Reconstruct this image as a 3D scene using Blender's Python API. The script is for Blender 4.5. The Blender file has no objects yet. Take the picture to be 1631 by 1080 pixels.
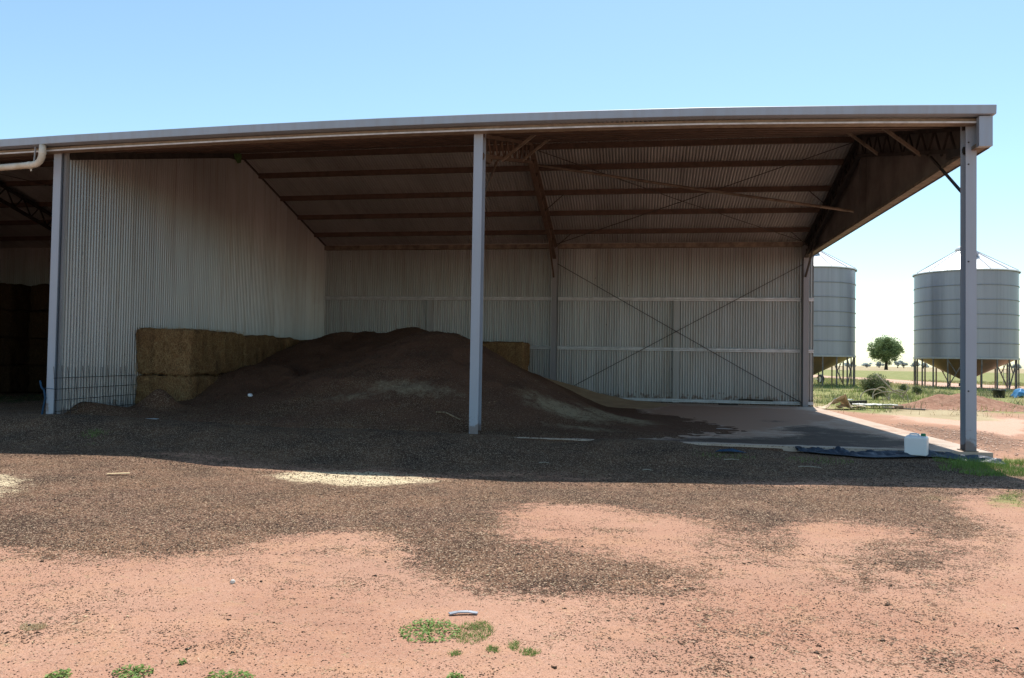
import bpy, math, random
import numpy as np
from mathutils import Vector, Matrix
random.seed(7); RNG=np.random.default_rng(7)
scene=bpy.context.scene
COL=scene.collection
R=math.radians
# ------------------------------------------------------------------ helpers
def tag(o,label=None,cat=None,group=None,kind=None):
    if label: o['label']=label
    if cat: o['category']=cat
    if group: o['group']=group
    if kind: o['kind']=kind
    return o
def empty(name,loc=(0,0,0),rz=0,parent=None):
    o=bpy.data.objects.new(name,None); COL.objects.link(o); o.location=loc; o.rotation_euler=(0,0,rz)
    o.empty_display_size=.3
    if parent: o.parent=parent
    return o
def raw(name,V,F,mat,parent=None,smooth=False,loc=None,rot=None):
    """V (n,3), F (m,k) with constant k, or list of lists"""
    me=bpy.data.meshes.new(name)
    if isinstance(F,np.ndarray):
        V=np.asarray(V,dtype=np.float32); m,k=F.shape
        me.vertices.add(len(V)); me.vertices.foreach_set('co',V.ravel())
        me.loops.add(m*k); me.loops.foreach_set('vertex_index',F.astype(np.int32).ravel())
        me.polygons.add(m); me.polygons.foreach_set('loop_start',np.arange(0,m*k,k,dtype=np.int32))
        me.polygons.foreach_set('loop_total',np.full(m,k,dtype=np.int32))
        me.update(calc_edges=True); me.validate()
    else:
        me.from_pydata([tuple(v) for v in V],[],F); me.update()
    if smooth: me.polygons.foreach_set('use_smooth',[True]*len(me.polygons))
    o=bpy.data.objects.new(name,me); COL.objects.link(o)
    if mat: me.materials.append(mat)
    if parent: o.parent=parent
    if loc is not None: o.location=loc
    if rot is not None: o.rotation_euler=rot
    return o
class MB:
    def __init__(s): s.v=[]; s.f=[]
    def add(s,vs,fs):
        n=len(s.v); s.v+= [tuple(v) for v in vs]; s.f+= [[i+n for i in f] for f in fs]; return s
    def box(s,x0,x1,y0,y1,z0,z1):
        vs=[(x,y,z) for x in (x0,x1) for y in (y0,y1) for z in (z0,z1)]
        return s.add(vs,[(0,1,3,2),(4,6,7,5),(0,4,5,1),(2,3,7,6),(0,2,6,4),(1,5,7,3)])
    def bar(s,a,b,w,h,up=(0,0,1)):
        a=Vector(a); b=Vector(b); d=(b-a).normalized(); up=Vector(up)
        sd=d.cross(up)
        if sd.length<1e-4: sd=d.cross(Vector((0,1,0)))
        sd.normalize(); u=sd.cross(d).normalized(); vs=[]
        for p in (a,b):
            for i,j in ((-1,-1),(1,-1),(1,1),(-1,1)): vs.append(p+sd*(i*w/2)+u*(j*h/2))
        return s.add(vs,[(3,2,1,0),(4,5,6,7),(0,1,5,4),(1,2,6,5),(2,3,7,6),(3,0,4,7)])
    def tube(s,pts,r,n=8,rr=None,caps=True):
        pts=[Vector(p) for p in pts]; m=len(pts); vs=[]; u=None
        for i,p in enumerate(pts):
            d=(pts[min(i+1,m-1)]-pts[max(i-1,0)]).normalized()
            if u is None:
                u=d.cross(Vector((0,0,1)))
                if u.length<1e-3: u=d.cross(Vector((0,1,0)))
            u=(u-d*u.dot(d)).normalized(); w=d.cross(u)
            q=rr[i] if rr else r
            for k in range(n):
                t=2*math.pi*k/n; vs.append(p+u*(q*math.cos(t))+w*(q*math.sin(t)))
        fs=[]
        for i in range(m-1):
            for k in range(n):
                a=i*n+k; b=i*n+(k+1)%n; fs.append((a,b,b+n,a+n))
        if caps: fs.append(tuple(range(n))[::-1]); fs.append(tuple((m-1)*n+k for k in range(n)))
        return s.add(vs,fs)
    def lathe(s,prof,n=32,c=(0,0,0),wob=0):
        vs=[]
        for r,z in prof:
            for k in range(n):
                t=2*math.pi*k/n; vs.append((c[0]+r*math.cos(t),c[1]+r*math.sin(t),c[2]+z))
        fs=[]
        for i in range(len(prof)-1):
            for k in range(n):
                a=i*n+k; b=i*n+(k+1)%n; fs.append((a,b,b+n,a+n))
        return s.add(vs,fs)
    def build(s,name,mat,parent=None,smooth=False,loc=None,rot=None,bevel=0):
        o=raw(name,s.v,s.f,mat,parent,smooth,loc,rot)
        if bevel:
            m=o.modifiers.new('Bevel','BEVEL'); m.width=bevel; m.segments=2; m.limit_method='ANGLE'
        return o
# value noise
def _h(ix,iy,seed):
    v=(ix.astype(np.int64)*374761393+iy.astype(np.int64)*668265263+seed*982451653)&0xffffffff
    v=((v^(v>>13))*1274126177)&0xffffffff
    return ((v^(v>>16))&0xffff)/65535.0
def noise(x,y,seed=0):
    x=np.asarray(x,float); y=np.asarray(y,float)
    ix=np.floor(x); iy=np.floor(y); fx=x-ix; fy=y-iy
    fx=fx*fx*(3-2*fx); fy=fy*fy*(3-2*fy)
    a=_h(ix,iy,seed);b=_h(ix+1,iy,seed);c=_h(ix,iy+1,seed);d=_h(ix+1,iy+1,seed)
    return (a*(1-fx)+b*fx)*(1-fy)+(c*(1-fx)+d*fx)*fy-.5
def fbm(x,y,sc,oct=4,seed=0):
    v=0;a=1
    for o in range(oct): v=v+a*noise(x*sc+o*17.3,y*sc-o*9.1,seed+o); sc*=2.03; a*=.5
    return v
def sstep(a,b,x): t=np.clip((x-a)/(b-a),0,1); return t*t*(3-2*t)
def inpoly(x,y,poly):
    ins=np.zeros(x.shape,bool); n=len(poly); j=n-1
    for i in range(n):
        xi,yi=poly[i]; xj,yj=poly[j]
        if yi!=yj: ins^=((yi>y)!=(yj>y))&(x<(xj-xi)*(y-yi)/(yj-yi)+xi)
        j=i
    return ins
def polymask(X,Y,polys,soft):
    """soft mask: average of jittered inside tests"""
    m=np.zeros(X.shape)
    k=9
    for i in range(k):
        t=i*2.39996; r=soft*math.sqrt((i+.5)/k)
        q=np.zeros(X.shape,bool)
        for p in polys: q|=inpoly(X+r*math.cos(t),Y+r*math.sin(t),p)
        m+=q
    return m/k
# ------------------------------------------------------------------ materials
def newmat(name):
    m=bpy.data.materials.new(name); m.use_nodes=True
    nt=m.node_tree; nt.nodes.clear()
    return m,nt
class NT:
    def __init__(s,name):
        s.m,s.t=newmat(name); s.o=s.n('ShaderNodeOutputMaterial'); s.b=s.n('ShaderNodeBsdfPrincipled')
        s.l(s.b.outputs[0],s.o.inputs[0]); s.pos=None
    def n(s,t,**k):
        x=s.t.nodes.new(t)
        for a,b in k.items(): setattr(x,a,b)
        return x
    def l(s,a,b): s.t.links.new(a,b)
    def P(s):
        if not s.pos: s.pos=s.n('ShaderNodeNewGeometry').outputs['Position']
        return s.pos
    def scaled(s,sc):
        v=s.n('ShaderNodeVectorMath',operation='MULTIPLY'); s.l(s.P(),v.inputs[0]); v.inputs[1].default_value=sc; return v.outputs[0]
    def noise(s,scale,detail=4,rough=.55,vec=None,dist=0):
        x=s.n('ShaderNodeTexNoise'); x.inputs['Scale'].default_value=scale; x.inputs['Detail'].default_value=detail
        x.inputs['Roughness'].default_value=rough; x.inputs['Distortion'].default_value=dist
        s.l(vec if vec is not None else s.P(),x.inputs['Vector']); return x.outputs['Fac']
    def vor(s,scale,vec=None,out='Distance',feature='F1',rand=1):
        x=s.n('ShaderNodeTexVoronoi',feature=feature); x.inputs['Scale'].default_value=scale
        s.l(vec if vec is not None else s.P(),x.inputs['Vector']); return x.outputs[out]
    def ramp(s,fac,stops,interp='LINEAR'):
        x=s.n('ShaderNodeValToRGB'); x.color_ramp.interpolation=interp; e=x.color_ramp.elements
        while len(e)<len(stops): e.new(.5)
        for i,(p,c) in enumerate(stops):
            e[i].position=p; e[i].color=(c,c,c,1) if not isinstance(c,(tuple,list)) else (*c,1)
        s.l(fac,x.inputs[0]); return x.outputs[0]
    def mix(s,fac,a,b,mode='MIX'):
        x=s.n('ShaderNodeMix',data_type='RGBA',blend_type=mode)
        for v,i in ((fac,0),(a,6),(b,7)):
            if isinstance(v,(int,float)): x.inputs[i].default_value=v
            elif isinstance(v,(tuple,list)): x.inputs[i].default_value=(*v,1)
            else: s.l(v,x.inputs[i])
        return x.outputs[2]
    def math(s,op,a,b=0,clamp=False):
        x=s.n('ShaderNodeMath',operation=op,use_clamp=clamp)
        for v,i in ((a,0),(b,1)):
            if isinstance(v,(int,float)): x.inputs[i].default_value=v
            else: s.l(v,x.inputs[i])
        return x.outputs[0]
    def attr(s,name):
        x=s.n('ShaderNodeAttribute',attribute_name=name); return x
    def bump(s,h,strength=.5,dist=.02):
        x=s.n('ShaderNodeBump'); x.inputs['Strength'].default_value=strength; x.inputs['Distance'].default_value=dist
        s.l(h,x.inputs['Height']); s.l(x.outputs[0],s.b.inputs['Normal']); return x
    def set(s,color=None,rough=None,metal=None,spec=None):
        for v,i in ((color,'Base Color'),(rough,'Roughness'),(metal,'Metallic'),(spec,'Specular IOR Level')):
            if v is None: continue
            if isinstance(v,(int,float)): s.b.inputs[i].default_value=v
            elif isinstance(v,(tuple,list)): s.b.inputs[i].default_value=(*v,1)
            else: s.l(v,s.b.inputs[i])
        return s.m
M={}
def simple(name,c,rough=.7,metal=0,var=.15,scale=6,spec=.3,c2=None,bump=0):
    t=NT(name); n=t.noise(scale,5,.6)
    c2=c2 or tuple(v*(1-var*2.2) for v in c)
    t.set(t.mix(t.ramp(n,[(.35,0),(.68,1)]),c2,c),rough,metal,spec)
    if bump: t.bump(t.noise(scale*8,4,.6),bump,.01)
    M[name]=t.m; return t.m
# zincalume sheet: blotches, vertical drips, dark spots
def sheet(name,c,dark,rough=.45,metal=.25,vert=True,spots=True,grime=(.20,.15,.10),grimeamt=.5):
    t=NT(name)
    n1=t.noise(.45,5,.6); n2=t.noise(1,4,.6,vec=t.scaled((6,6,.35)) if vert else t.scaled((6,.35,.35)))
    col=t.mix(t.ramp(n1,[(.3,0),(.7,1)]),dark,c)
    col=t.mix(t.math('MULTIPLY',t.ramp(n2,[(.45,0),(.75,1)]),grimeamt),col,grime)
    if name in('wall_sheet','roof_sheet'):
        sp_=t.n('ShaderNodeSeparateXYZ'); t.l(t.P(),sp_.inputs[0])
        q=sp_.outputs[0] if name=='roof_sheet' else t.math('ADD',sp_.outputs[0],sp_.outputs[1])
        q=t.math('DIVIDE',q,.747); fl=t.math('FLOOR',q); fr=t.math('FRACT',q)
        wn=t.n('ShaderNodeTexWhiteNoise',noise_dimensions='1D'); t.l(fl,wn.inputs['W'])
        col=t.mix(t.math('MULTIPLY',wn.outputs['Value'],.22),col,dark,'MULTIPLY')
        col=t.mix(t.math('MULTIPLY',t.ramp(fr,[(.0,1),(.03,0)]),.6),col,tuple(v*.35 for v in dark))
    if spots:
        w=t.noise(2.5,3,.6); v=t.vor(1,vec=t.scaled((2.6,2.6,1.1)))
        sp=t.math('MULTIPLY',t.ramp(v,[(.03,1),(.055,0)]),t.ramp(w,[(.5,0),(.56,1)]))
        col=t.mix(t.math('MULTIPLY',sp,.75),col,(.03,.022,.018))
    t.set(col,t.ramp(n1,[(.2,rough-.08),(.8,rough+.1)]),metal,.4)
    M[name]=t.m
sheet('wall_sheet',(.46,.465,.475),(.37,.37,.37),grimeamt=.45,metal=.45,grime=(.25,.19,.13),rough=.36)
sheet('roof_sheet',(.46,.45,.44),(.35,.34,.33),metal=.12,rough=.42,vert=False,spots=False,grimeamt=.3,grime=(.12,.09,.07))
sheet('trim',(.40,.41,.43),(.34,.35,.37),spots=False,grimeamt=.25)
sheet('gutter',(.35,.40,.47),(.30,.34,.40),vert=False,spots=False,metal=.3,grimeamt=.3,grime=(.25,.21,.17))
sheet('column_paint',(.36,.41,.48),(.31,.35,.41),rough=.5,metal=.05,spots=True,grimeamt=.25,grime=(.30,.26,.25))
simple('eave_strip',(.33,.27,.20),.6,.1,.2,9,c2=(.22,.165,.12))
simple('oxide_steel',(.125,.082,.062),.75,0,.25,5,c2=(.08,.056,.045))
simple('truss_steel',(.14,.095,.068),.7,0,.25,6,c2=(.09,.06,.045))
simple('dark_steel',(.06,.05,.045),.7,0,.25,6)
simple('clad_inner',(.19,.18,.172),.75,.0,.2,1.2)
simple('dusty_galv',(.26,.21,.165),.65,.15,.25,5)
simple('girt_galv',(.72,.74,.77),.5,.1,.15,5)
simple('rod',(.07,.06,.055),.6,.3,.1)
simple('pvc',(.68,.66,.58),.4,0,.1,4,c2=(.50,.44,.33))
simple('timber',(.30,.22,.15),.85,0,.3,8,bump=.3)
simple('dark_timber',(.07,.06,.05),.85,0,.3,8)
simple('white_sheet',(.80,.79,.74),.6,0,.08,5,c2=(.62,.58,.50))
simple('beige_sheet',(.68,.55,.38),.75,0,.2,4,c2=(.48,.36,.24))
simple('black_plastic',(.02,.022,.024),.35,0,.2,6,spec=.5)
simple('rubber',(.03,.03,.03),.8,0,.2,9)
simple('blue_tarp',(.10,.33,.62),.5,0,.25,6)
simple('blue_rope',(.02,.07,.14),.8,0,.2,20)
simple('grey_strip',(.42,.45,.50),.5,.1,.15,9)
simple('white_plastic',(.78,.80,.82),.4,0,.03,3,spec=.5)
simple('green_cap',(.02,.22,.10),.4,0,.1,5)
simple('stone_white',(.75,.70,.62),.8,0,.15,30,bump=.3)
simple('stick',(.36,.27,.17),.85,0,.3,20)
simple('pale_branch',(.52,.44,.34),.85,0,.2,20)
simple('bark',(.10,.075,.055),.9,0,.3,8,bump=.5)
simple('rusty_pipe',(.24,.20,.17),.7,.2,.3,12)
simple('green_scrap',(.10,.19,.06),.7,0,.3,14)
def splash(name):
    m=M[name]; nt=m.node_tree; bs=[n for n in nt.nodes if n.type=='BSDF_PRINCIPLED'][0]; src=bs.inputs['Base Color'].links[0].from_socket
    g=nt.nodes.new('ShaderNodeNewGeometry'); sx=nt.nodes.new('ShaderNodeSeparateXYZ'); nt.links.new(g.outputs['Position'],sx.inputs[0])
    no=nt.nodes.new('ShaderNodeTexNoise'); no.inputs['Scale'].default_value=7; no.inputs['Detail'].default_value=6; nt.links.new(g.outputs['Position'],no.inputs['Vector'])
    ad=nt.nodes.new('ShaderNodeMath'); ad.operation='MULTIPLY_ADD'; nt.links.new(no.outputs['Fac'],ad.inputs[0]); ad.inputs[1].default_value=-1.1; nt.links.new(sx.outputs[2],ad.inputs[2])
    rp=nt.nodes.new('ShaderNodeValToRGB'); e=rp.color_ramp.elements; e[0].position=0; e[0].color=(.7,.7,.7,1); e[1].position=.12; e[1].color=(0,0,0,1)
    a2=nt.nodes.new('ShaderNodeMath'); a2.operation='ADD'; nt.links.new(ad.outputs[0],a2.inputs[0]); a2.inputs[1].default_value=.42; nt.links.new(a2.outputs[0],rp.inputs[0])
    mx=nt.nodes.new('ShaderNodeMix'); mx.data_type='RGBA'; nt.links.new(rp.outputs[0],mx.inputs[0]); nt.links.new(src,mx.inputs[6]); mx.inputs[7].default_value=(.16,.10,.07,1); nt.links.new(mx.outputs[2],bs.inputs['Base Color'])
splash('column_paint'); splash('wall_sheet')
t=NT('tarp_plastic'); t.set(t.mix(t.noise(5,4),(.022,.035,.055),(.05,.07,.10)),.45,0,.45); t.bump(t.noise(14,4,.6),.5,.02); M['tarp_plastic']=t.m
def silo_mat(name,metal,c1,c2):
    t=NT(name)
    sx=t.noise(1,3,.5,vec=t.scaled((.9,.9,.02)))
    s2=t.noise(1,3,.5,vec=t.scaled((4,4,.12)))
    c=t.mix(t.ramp(sx,[(.35,0),(.65,1)]),c1,c2)
    c=t.mix(t.math('MULTIPLY',t.ramp(s2,[(.5,0),(.7,1)]),.3),c,(.16,.17,.17))
    t.set(c,.42,metal,.4); t.bump(t.noise(1.2,2),.15,.05); M[name]=t.m
silo_mat('silo_barrel',.35,(.25,.258,.30),(.335,.342,.39))
silo_mat('silo_cone',.35,(.38,.24,.15),(.27,.18,.12))
simple('silo_roof',(.82,.83,.83),.45,.2,.06,1)
simple('silo_leg',(.27,.23,.21),.7,.2,.25,4)
# leaves
def leaf(name,a,b,rough=.6,scale=3,trans=.25):
    t=NT(name); g=t.n('ShaderNodeNewGeometry'); r=g.outputs['Random Per Island']
    c=t.mix(r,a,b); n=t.noise(scale,3); c=t.mix(t.math('MULTIPLY',t.ramp(n,[(.35,0),(.7,1)]),.5),c,tuple(v*1.5 for v in b))
    t.set(c,rough,0,.25)
    tr=t.n('ShaderNodeBsdfTranslucent'); t.l(c,tr.inputs[0]); mx=t.n('ShaderNodeMixShader'); mx.inputs[0].default_value=trans
    t.l(t.b.outputs[0],mx.inputs[1]); t.l(tr.outputs[0],mx.inputs[2]); t.l(mx.outputs[0],t.o.inputs[0])
    M[name]=t.m
leaf('tree_leaf',(.10,.15,.06),(.20,.27,.115),scale=.4,trans=.4)
leaf('bush_leaf',(.09,.12,.05),(.19,.21,.10),scale=2)
leaf('haze_leaf',(.42,.47,.48),(.48,.53,.54),scale=.1)  # pale tint carries the air haze, painted into the leaf colour
leaf('weed_leaf',(.07,.15,.025),(.24,.33,.09),scale=20)
leaf('grass_blade',(.12,.19,.03),(.26,.30,.08),scale=.5)
leaf('grass_lush',(.09,.18,.03),(.19,.28,.07),scale=2)
leaf('dry_blade',(.38,.29,.16),(.58,.46,.28),scale=2,trans=.15)
leaf('straw',(.25,.145,.06),(.50,.34,.16),scale=6,trans=.1)
leaf('crumb',(.03,.017,.011),(.11,.064,.038),scale=4,trans=0)
leaf('chaff',(.36,.24,.12),(.74,.57,.34),scale=4,trans=.1)
leaf('soil_grit',(.34,.19,.13),(.58,.40,.30),scale=4,trans=0)
# ground ----------------------------------------------------------
def soil_nodes(t):
    n1=t.noise(.55,6,.6); n2=t.noise(3.2,6,.6); n3=t.noise(30,5,.7); n4=t.noise(150,3,.6)
    c=t.mix(t.ramp(n1,[(.32,0),(.68,1)]),(.39,.195,.122),(.48,.275,.185))
    c=t.mix(t.math('MULTIPLY',t.ramp(n2,[(.48,0),(.72,1)]),.75),c,(.47,.26,.15))
    c=t.mix(t.math('MULTIPLY',t.ramp(n3,[(.45,0),(.8,1)]),.45),c,(.58,.39,.29))
    c=t.mix(t.math('MULTIPLY',t.ramp(n4,[(.50,0),(.62,1)]),.7),c,(.20,.11,.075))
    c=t.mix(t.math('MULTIPLY',t.ramp(t.noise(1,5,.6,vec=t.scaled((.5,2.4,1))),[(.5,0),(.68,1)]),.35),c,(.30,.165,.115))
    return c,n1,n2,n3,n4
def manure_color(t):
    v=t.vor(105,out='Color'); sp=t.n('ShaderNodeSeparateColor'); t.l(v,sp.inputs[0])
    big=t.noise(1.1,6,.65)
    c=t.mix(t.ramp(big,[(.35,0),(.65,1)]),(.052,.027,.016),(.15,.078,.041))
    c=t.mix(t.math('MULTIPLY',t.ramp(sp.outputs[0],[(.55,0),(.75,1)]),.6),c,(.045,.030,.024))
    c=t.mix(t.math('MULTIPLY',t.ramp(sp.outputs[1],[(.82,0),(.90,1)]),.85),c,(.50,.37,.25))
    return c
t=NT('ground')
soil,n1,n2,n3,n4=soil_nodes(t)
A=t.attr('zoneA'); sa=t.n('ShaderNodeSeparateColor'); t.l(A.outputs['Color'],sa.inputs[0])
B=t.attr('zoneB'); sb=t.n('ShaderNodeSeparateColor'); t.l(B.outputs['Color'],sb.inputs[0])
man=manure_color(t)
edge=t.noise(9,7,.72); fine=t.noise(75,3,.7)
def zone(fac,w=.9,wf=.9,lo=.38,hi=.62):
    k=t.math('ADD',fac,t.math('MULTIPLY',t.math('SUBTRACT',edge,.5),w))
    k=t.math('ADD',k,t.math('MULTIPLY',t.math('SUBTRACT',fine,.5),wf))
    return t.ramp(k,[(lo,0),(hi,1)])
zb=t.noise(1.1,5,.65)
dry=t.mix(t.ramp(zb,[(.35,0),(.65,1)]),(.34,.26,.15),(.46,.37,.22))
grn=t.mix(t.ramp(t.noise(.8,6,.7),[(.35,0),(.65,1)]),(.15,.185,.05),(.33,.29,.12))
brn=t.mix(t.ramp(edge,[(.3,0),(.7,1)]),(.19,.105,.07),(.30,.185,.125))
c=soil
c=t.mix(zone(sb.outputs[1],.8,.7),c,(.58,.37,.27))
c=t.mix(zone(sb.outputs[2],1.6,1.2,.25,.8),c,brn)
c=t.mix(zone(sb.outputs[0],1.6,1.0,.2,.8),c,dry)
c=t.mix(zone(sa.outputs[1],1.7,1.0,.22,.78),c,grn)
cell=t.n('ShaderNodeSeparateColor'); t.l(t.vor(95,out='Color'),cell.inputs[0])
cl2=t.n('ShaderNodeSeparateColor'); t.l(t.vor(38,out='Color'),cl2.inputs[0])
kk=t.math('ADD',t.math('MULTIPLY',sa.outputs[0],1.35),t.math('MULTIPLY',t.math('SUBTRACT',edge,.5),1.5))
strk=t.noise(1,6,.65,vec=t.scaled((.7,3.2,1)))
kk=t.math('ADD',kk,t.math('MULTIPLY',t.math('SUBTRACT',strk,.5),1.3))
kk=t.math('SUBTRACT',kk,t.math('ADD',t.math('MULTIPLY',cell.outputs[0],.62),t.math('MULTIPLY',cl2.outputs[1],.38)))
mz=t.math('MULTIPLY',t.ramp(kk,[(.0,0),(.12,1)]),t.math('MAXIMUM',t.ramp(t.noise(1.7,6,.7),[(.3,.70),(.6,.97)]),t.ramp(sa.outputs[0],[(.9,0),(.99,1)])))  # soil gaps closed at full cover, deepening the shed's shade in colour
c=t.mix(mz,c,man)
sz=zone(sa.outputs[2],1.1,.9)
stw=t.mix(t.ramp(t.noise(120,3,.7),[(.35,0),(.65,1)]),(.47,.36,.22),(.78,.65,.43))
c=t.mix(sz,c,stw)
t.set(c,.92,0,.15)
h=t.math('ADD',t.math('MULTIPLY',t.noise(28,5,.65),.6),t.math('MULTIPLY',t.vor(80),.5))
t.bump(h,.55,.012); M['ground']=t.m
# heap ----------------------------------------------------------
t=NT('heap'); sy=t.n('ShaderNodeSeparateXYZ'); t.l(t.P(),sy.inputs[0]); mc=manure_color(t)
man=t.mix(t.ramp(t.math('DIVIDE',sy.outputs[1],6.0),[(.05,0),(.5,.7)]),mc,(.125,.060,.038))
A=t.attr('chaff'); e=t.noise(5,6,.7); f2=t.noise(70,3,.7)
k=t.math('ADD',A.outputs['Fac'],t.math('ADD',t.math('MULTIPLY',t.math('SUBTRACT',e,.5),.9),t.math('MULTIPLY',t.math('SUBTRACT',f2,.5),.9)))
c=t.mix(t.ramp(t.noise(.7,4,.6),[(.4,0),(.62,1)]),man,t.mix(.55,man,(.14,.07,.045)))
c=t.mix(t.ramp(k,[(.42,0),(.75,.85)]),c,(.36,.29,.19))
t.set(c,.95,0,.1); t.bump(t.math('ADD',t.noise(22,5,.7),t.math('MULTIPLY',t.vor(55),.5)),.7,.03); M['heap']=t.m
t=NT('tan_grain'); t.set(t.mix(t.ramp(t.noise(2,5,.6),[(.35,0),(.7,1)]),(.36,.245,.15),(.48,.34,.205)),.95,0,.1); t.bump(t.noise(60,4,.7),.5,.015); M['tan_grain']=t.m
t=NT('dirt_mound'); s_,*_=soil_nodes(t)
c=t.mix(t.ramp(t.noise(4,5,.7),[(.38,0),(.7,1)]),(.30,.155,.10),(.46,.27,.185)); t.set(c,.95,0,.1); t.bump(t.noise(9,6,.7),.9,.08); M['dirt_mound']=t.m
# concrete ------------------------------------------------------
t=NT('concrete')
A=t.attr('slabA'); sa=t.n('ShaderNodeSeparateColor'); t.l(A.outputs['Color'],sa.inputs[0])
n=t.noise(1.5,6,.6); e=t.noise(2.4,8,.72); f2=t.noise(45,3,.7)
c=t.mix(t.ramp(n,[(.3,0),(.7,1)]),(.46,.34,.26),(.58,.47,.38))
def z2(fac,w,wf):
    k=t.math('ADD',fac,t.math('ADD',t.math('MULTIPLY',t.math('SUBTRACT',e,.5),w),t.math('MULTIPLY',t.math('SUBTRACT',f2,.5),wf)))
    return t.ramp(k,[(.25,0),(.75,1)])
c=t.mix(t.math('MULTIPLY',z2(sa.outputs[1],1.6,.6),.9),c,(.36,.205,.135))
c=t.mix(t.math('MULTIPLY',z2(sa.outputs[2],.6,.3),.6),c,(.46,.44,.43))
c=t.mix(t.math('MULTIPLY',z2(sa.outputs[0],1.3,1.0),.95),c,(.062,.04,.031))
t.set(c,.85,0,.25); t.bump(t.noise(40,4,.6),.2,.01); M['concrete']=t.m
# straw bale ------------------------------------------------------
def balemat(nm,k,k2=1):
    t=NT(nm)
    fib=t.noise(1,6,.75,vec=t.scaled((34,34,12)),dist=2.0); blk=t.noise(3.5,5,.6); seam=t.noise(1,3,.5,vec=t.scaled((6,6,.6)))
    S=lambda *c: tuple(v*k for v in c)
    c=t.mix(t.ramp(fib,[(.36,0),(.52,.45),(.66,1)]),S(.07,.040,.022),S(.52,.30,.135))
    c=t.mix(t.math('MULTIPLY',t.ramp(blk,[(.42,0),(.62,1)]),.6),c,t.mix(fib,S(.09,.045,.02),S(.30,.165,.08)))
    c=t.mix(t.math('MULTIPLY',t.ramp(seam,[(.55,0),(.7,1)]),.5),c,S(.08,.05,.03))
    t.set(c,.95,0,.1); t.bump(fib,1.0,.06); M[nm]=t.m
balemat('bale',1.2); balemat('bale_shade_tone',.22)  # second copy dimmed: left bay shade painted into the bale colour
leaf('straw_shade_tone',(.06,.04,.02),(.12,.09,.05),scale=6,trans=.1)  # straw darkened to carry the left bay's shade
leaf('grass_shade_tone',(.02,.035,.012),(.04,.06,.02),scale=2)  # grass tone lowered, with the left bay's shade painted in
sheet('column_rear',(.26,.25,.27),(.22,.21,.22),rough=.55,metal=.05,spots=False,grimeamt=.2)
simple('silo_seam',(.15,.165,.185),.6,.1,.1,3)
sheet('mullion_steel',(.35,.35,.36),(.29,.29,.29),spots=False,metal=.2)
SUN=4.4; SKY=.135; EXPO=.48; AIR=1.0; DUST=.4; OZ=.15; TINT=(.92,1.05,1.0,1)
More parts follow.
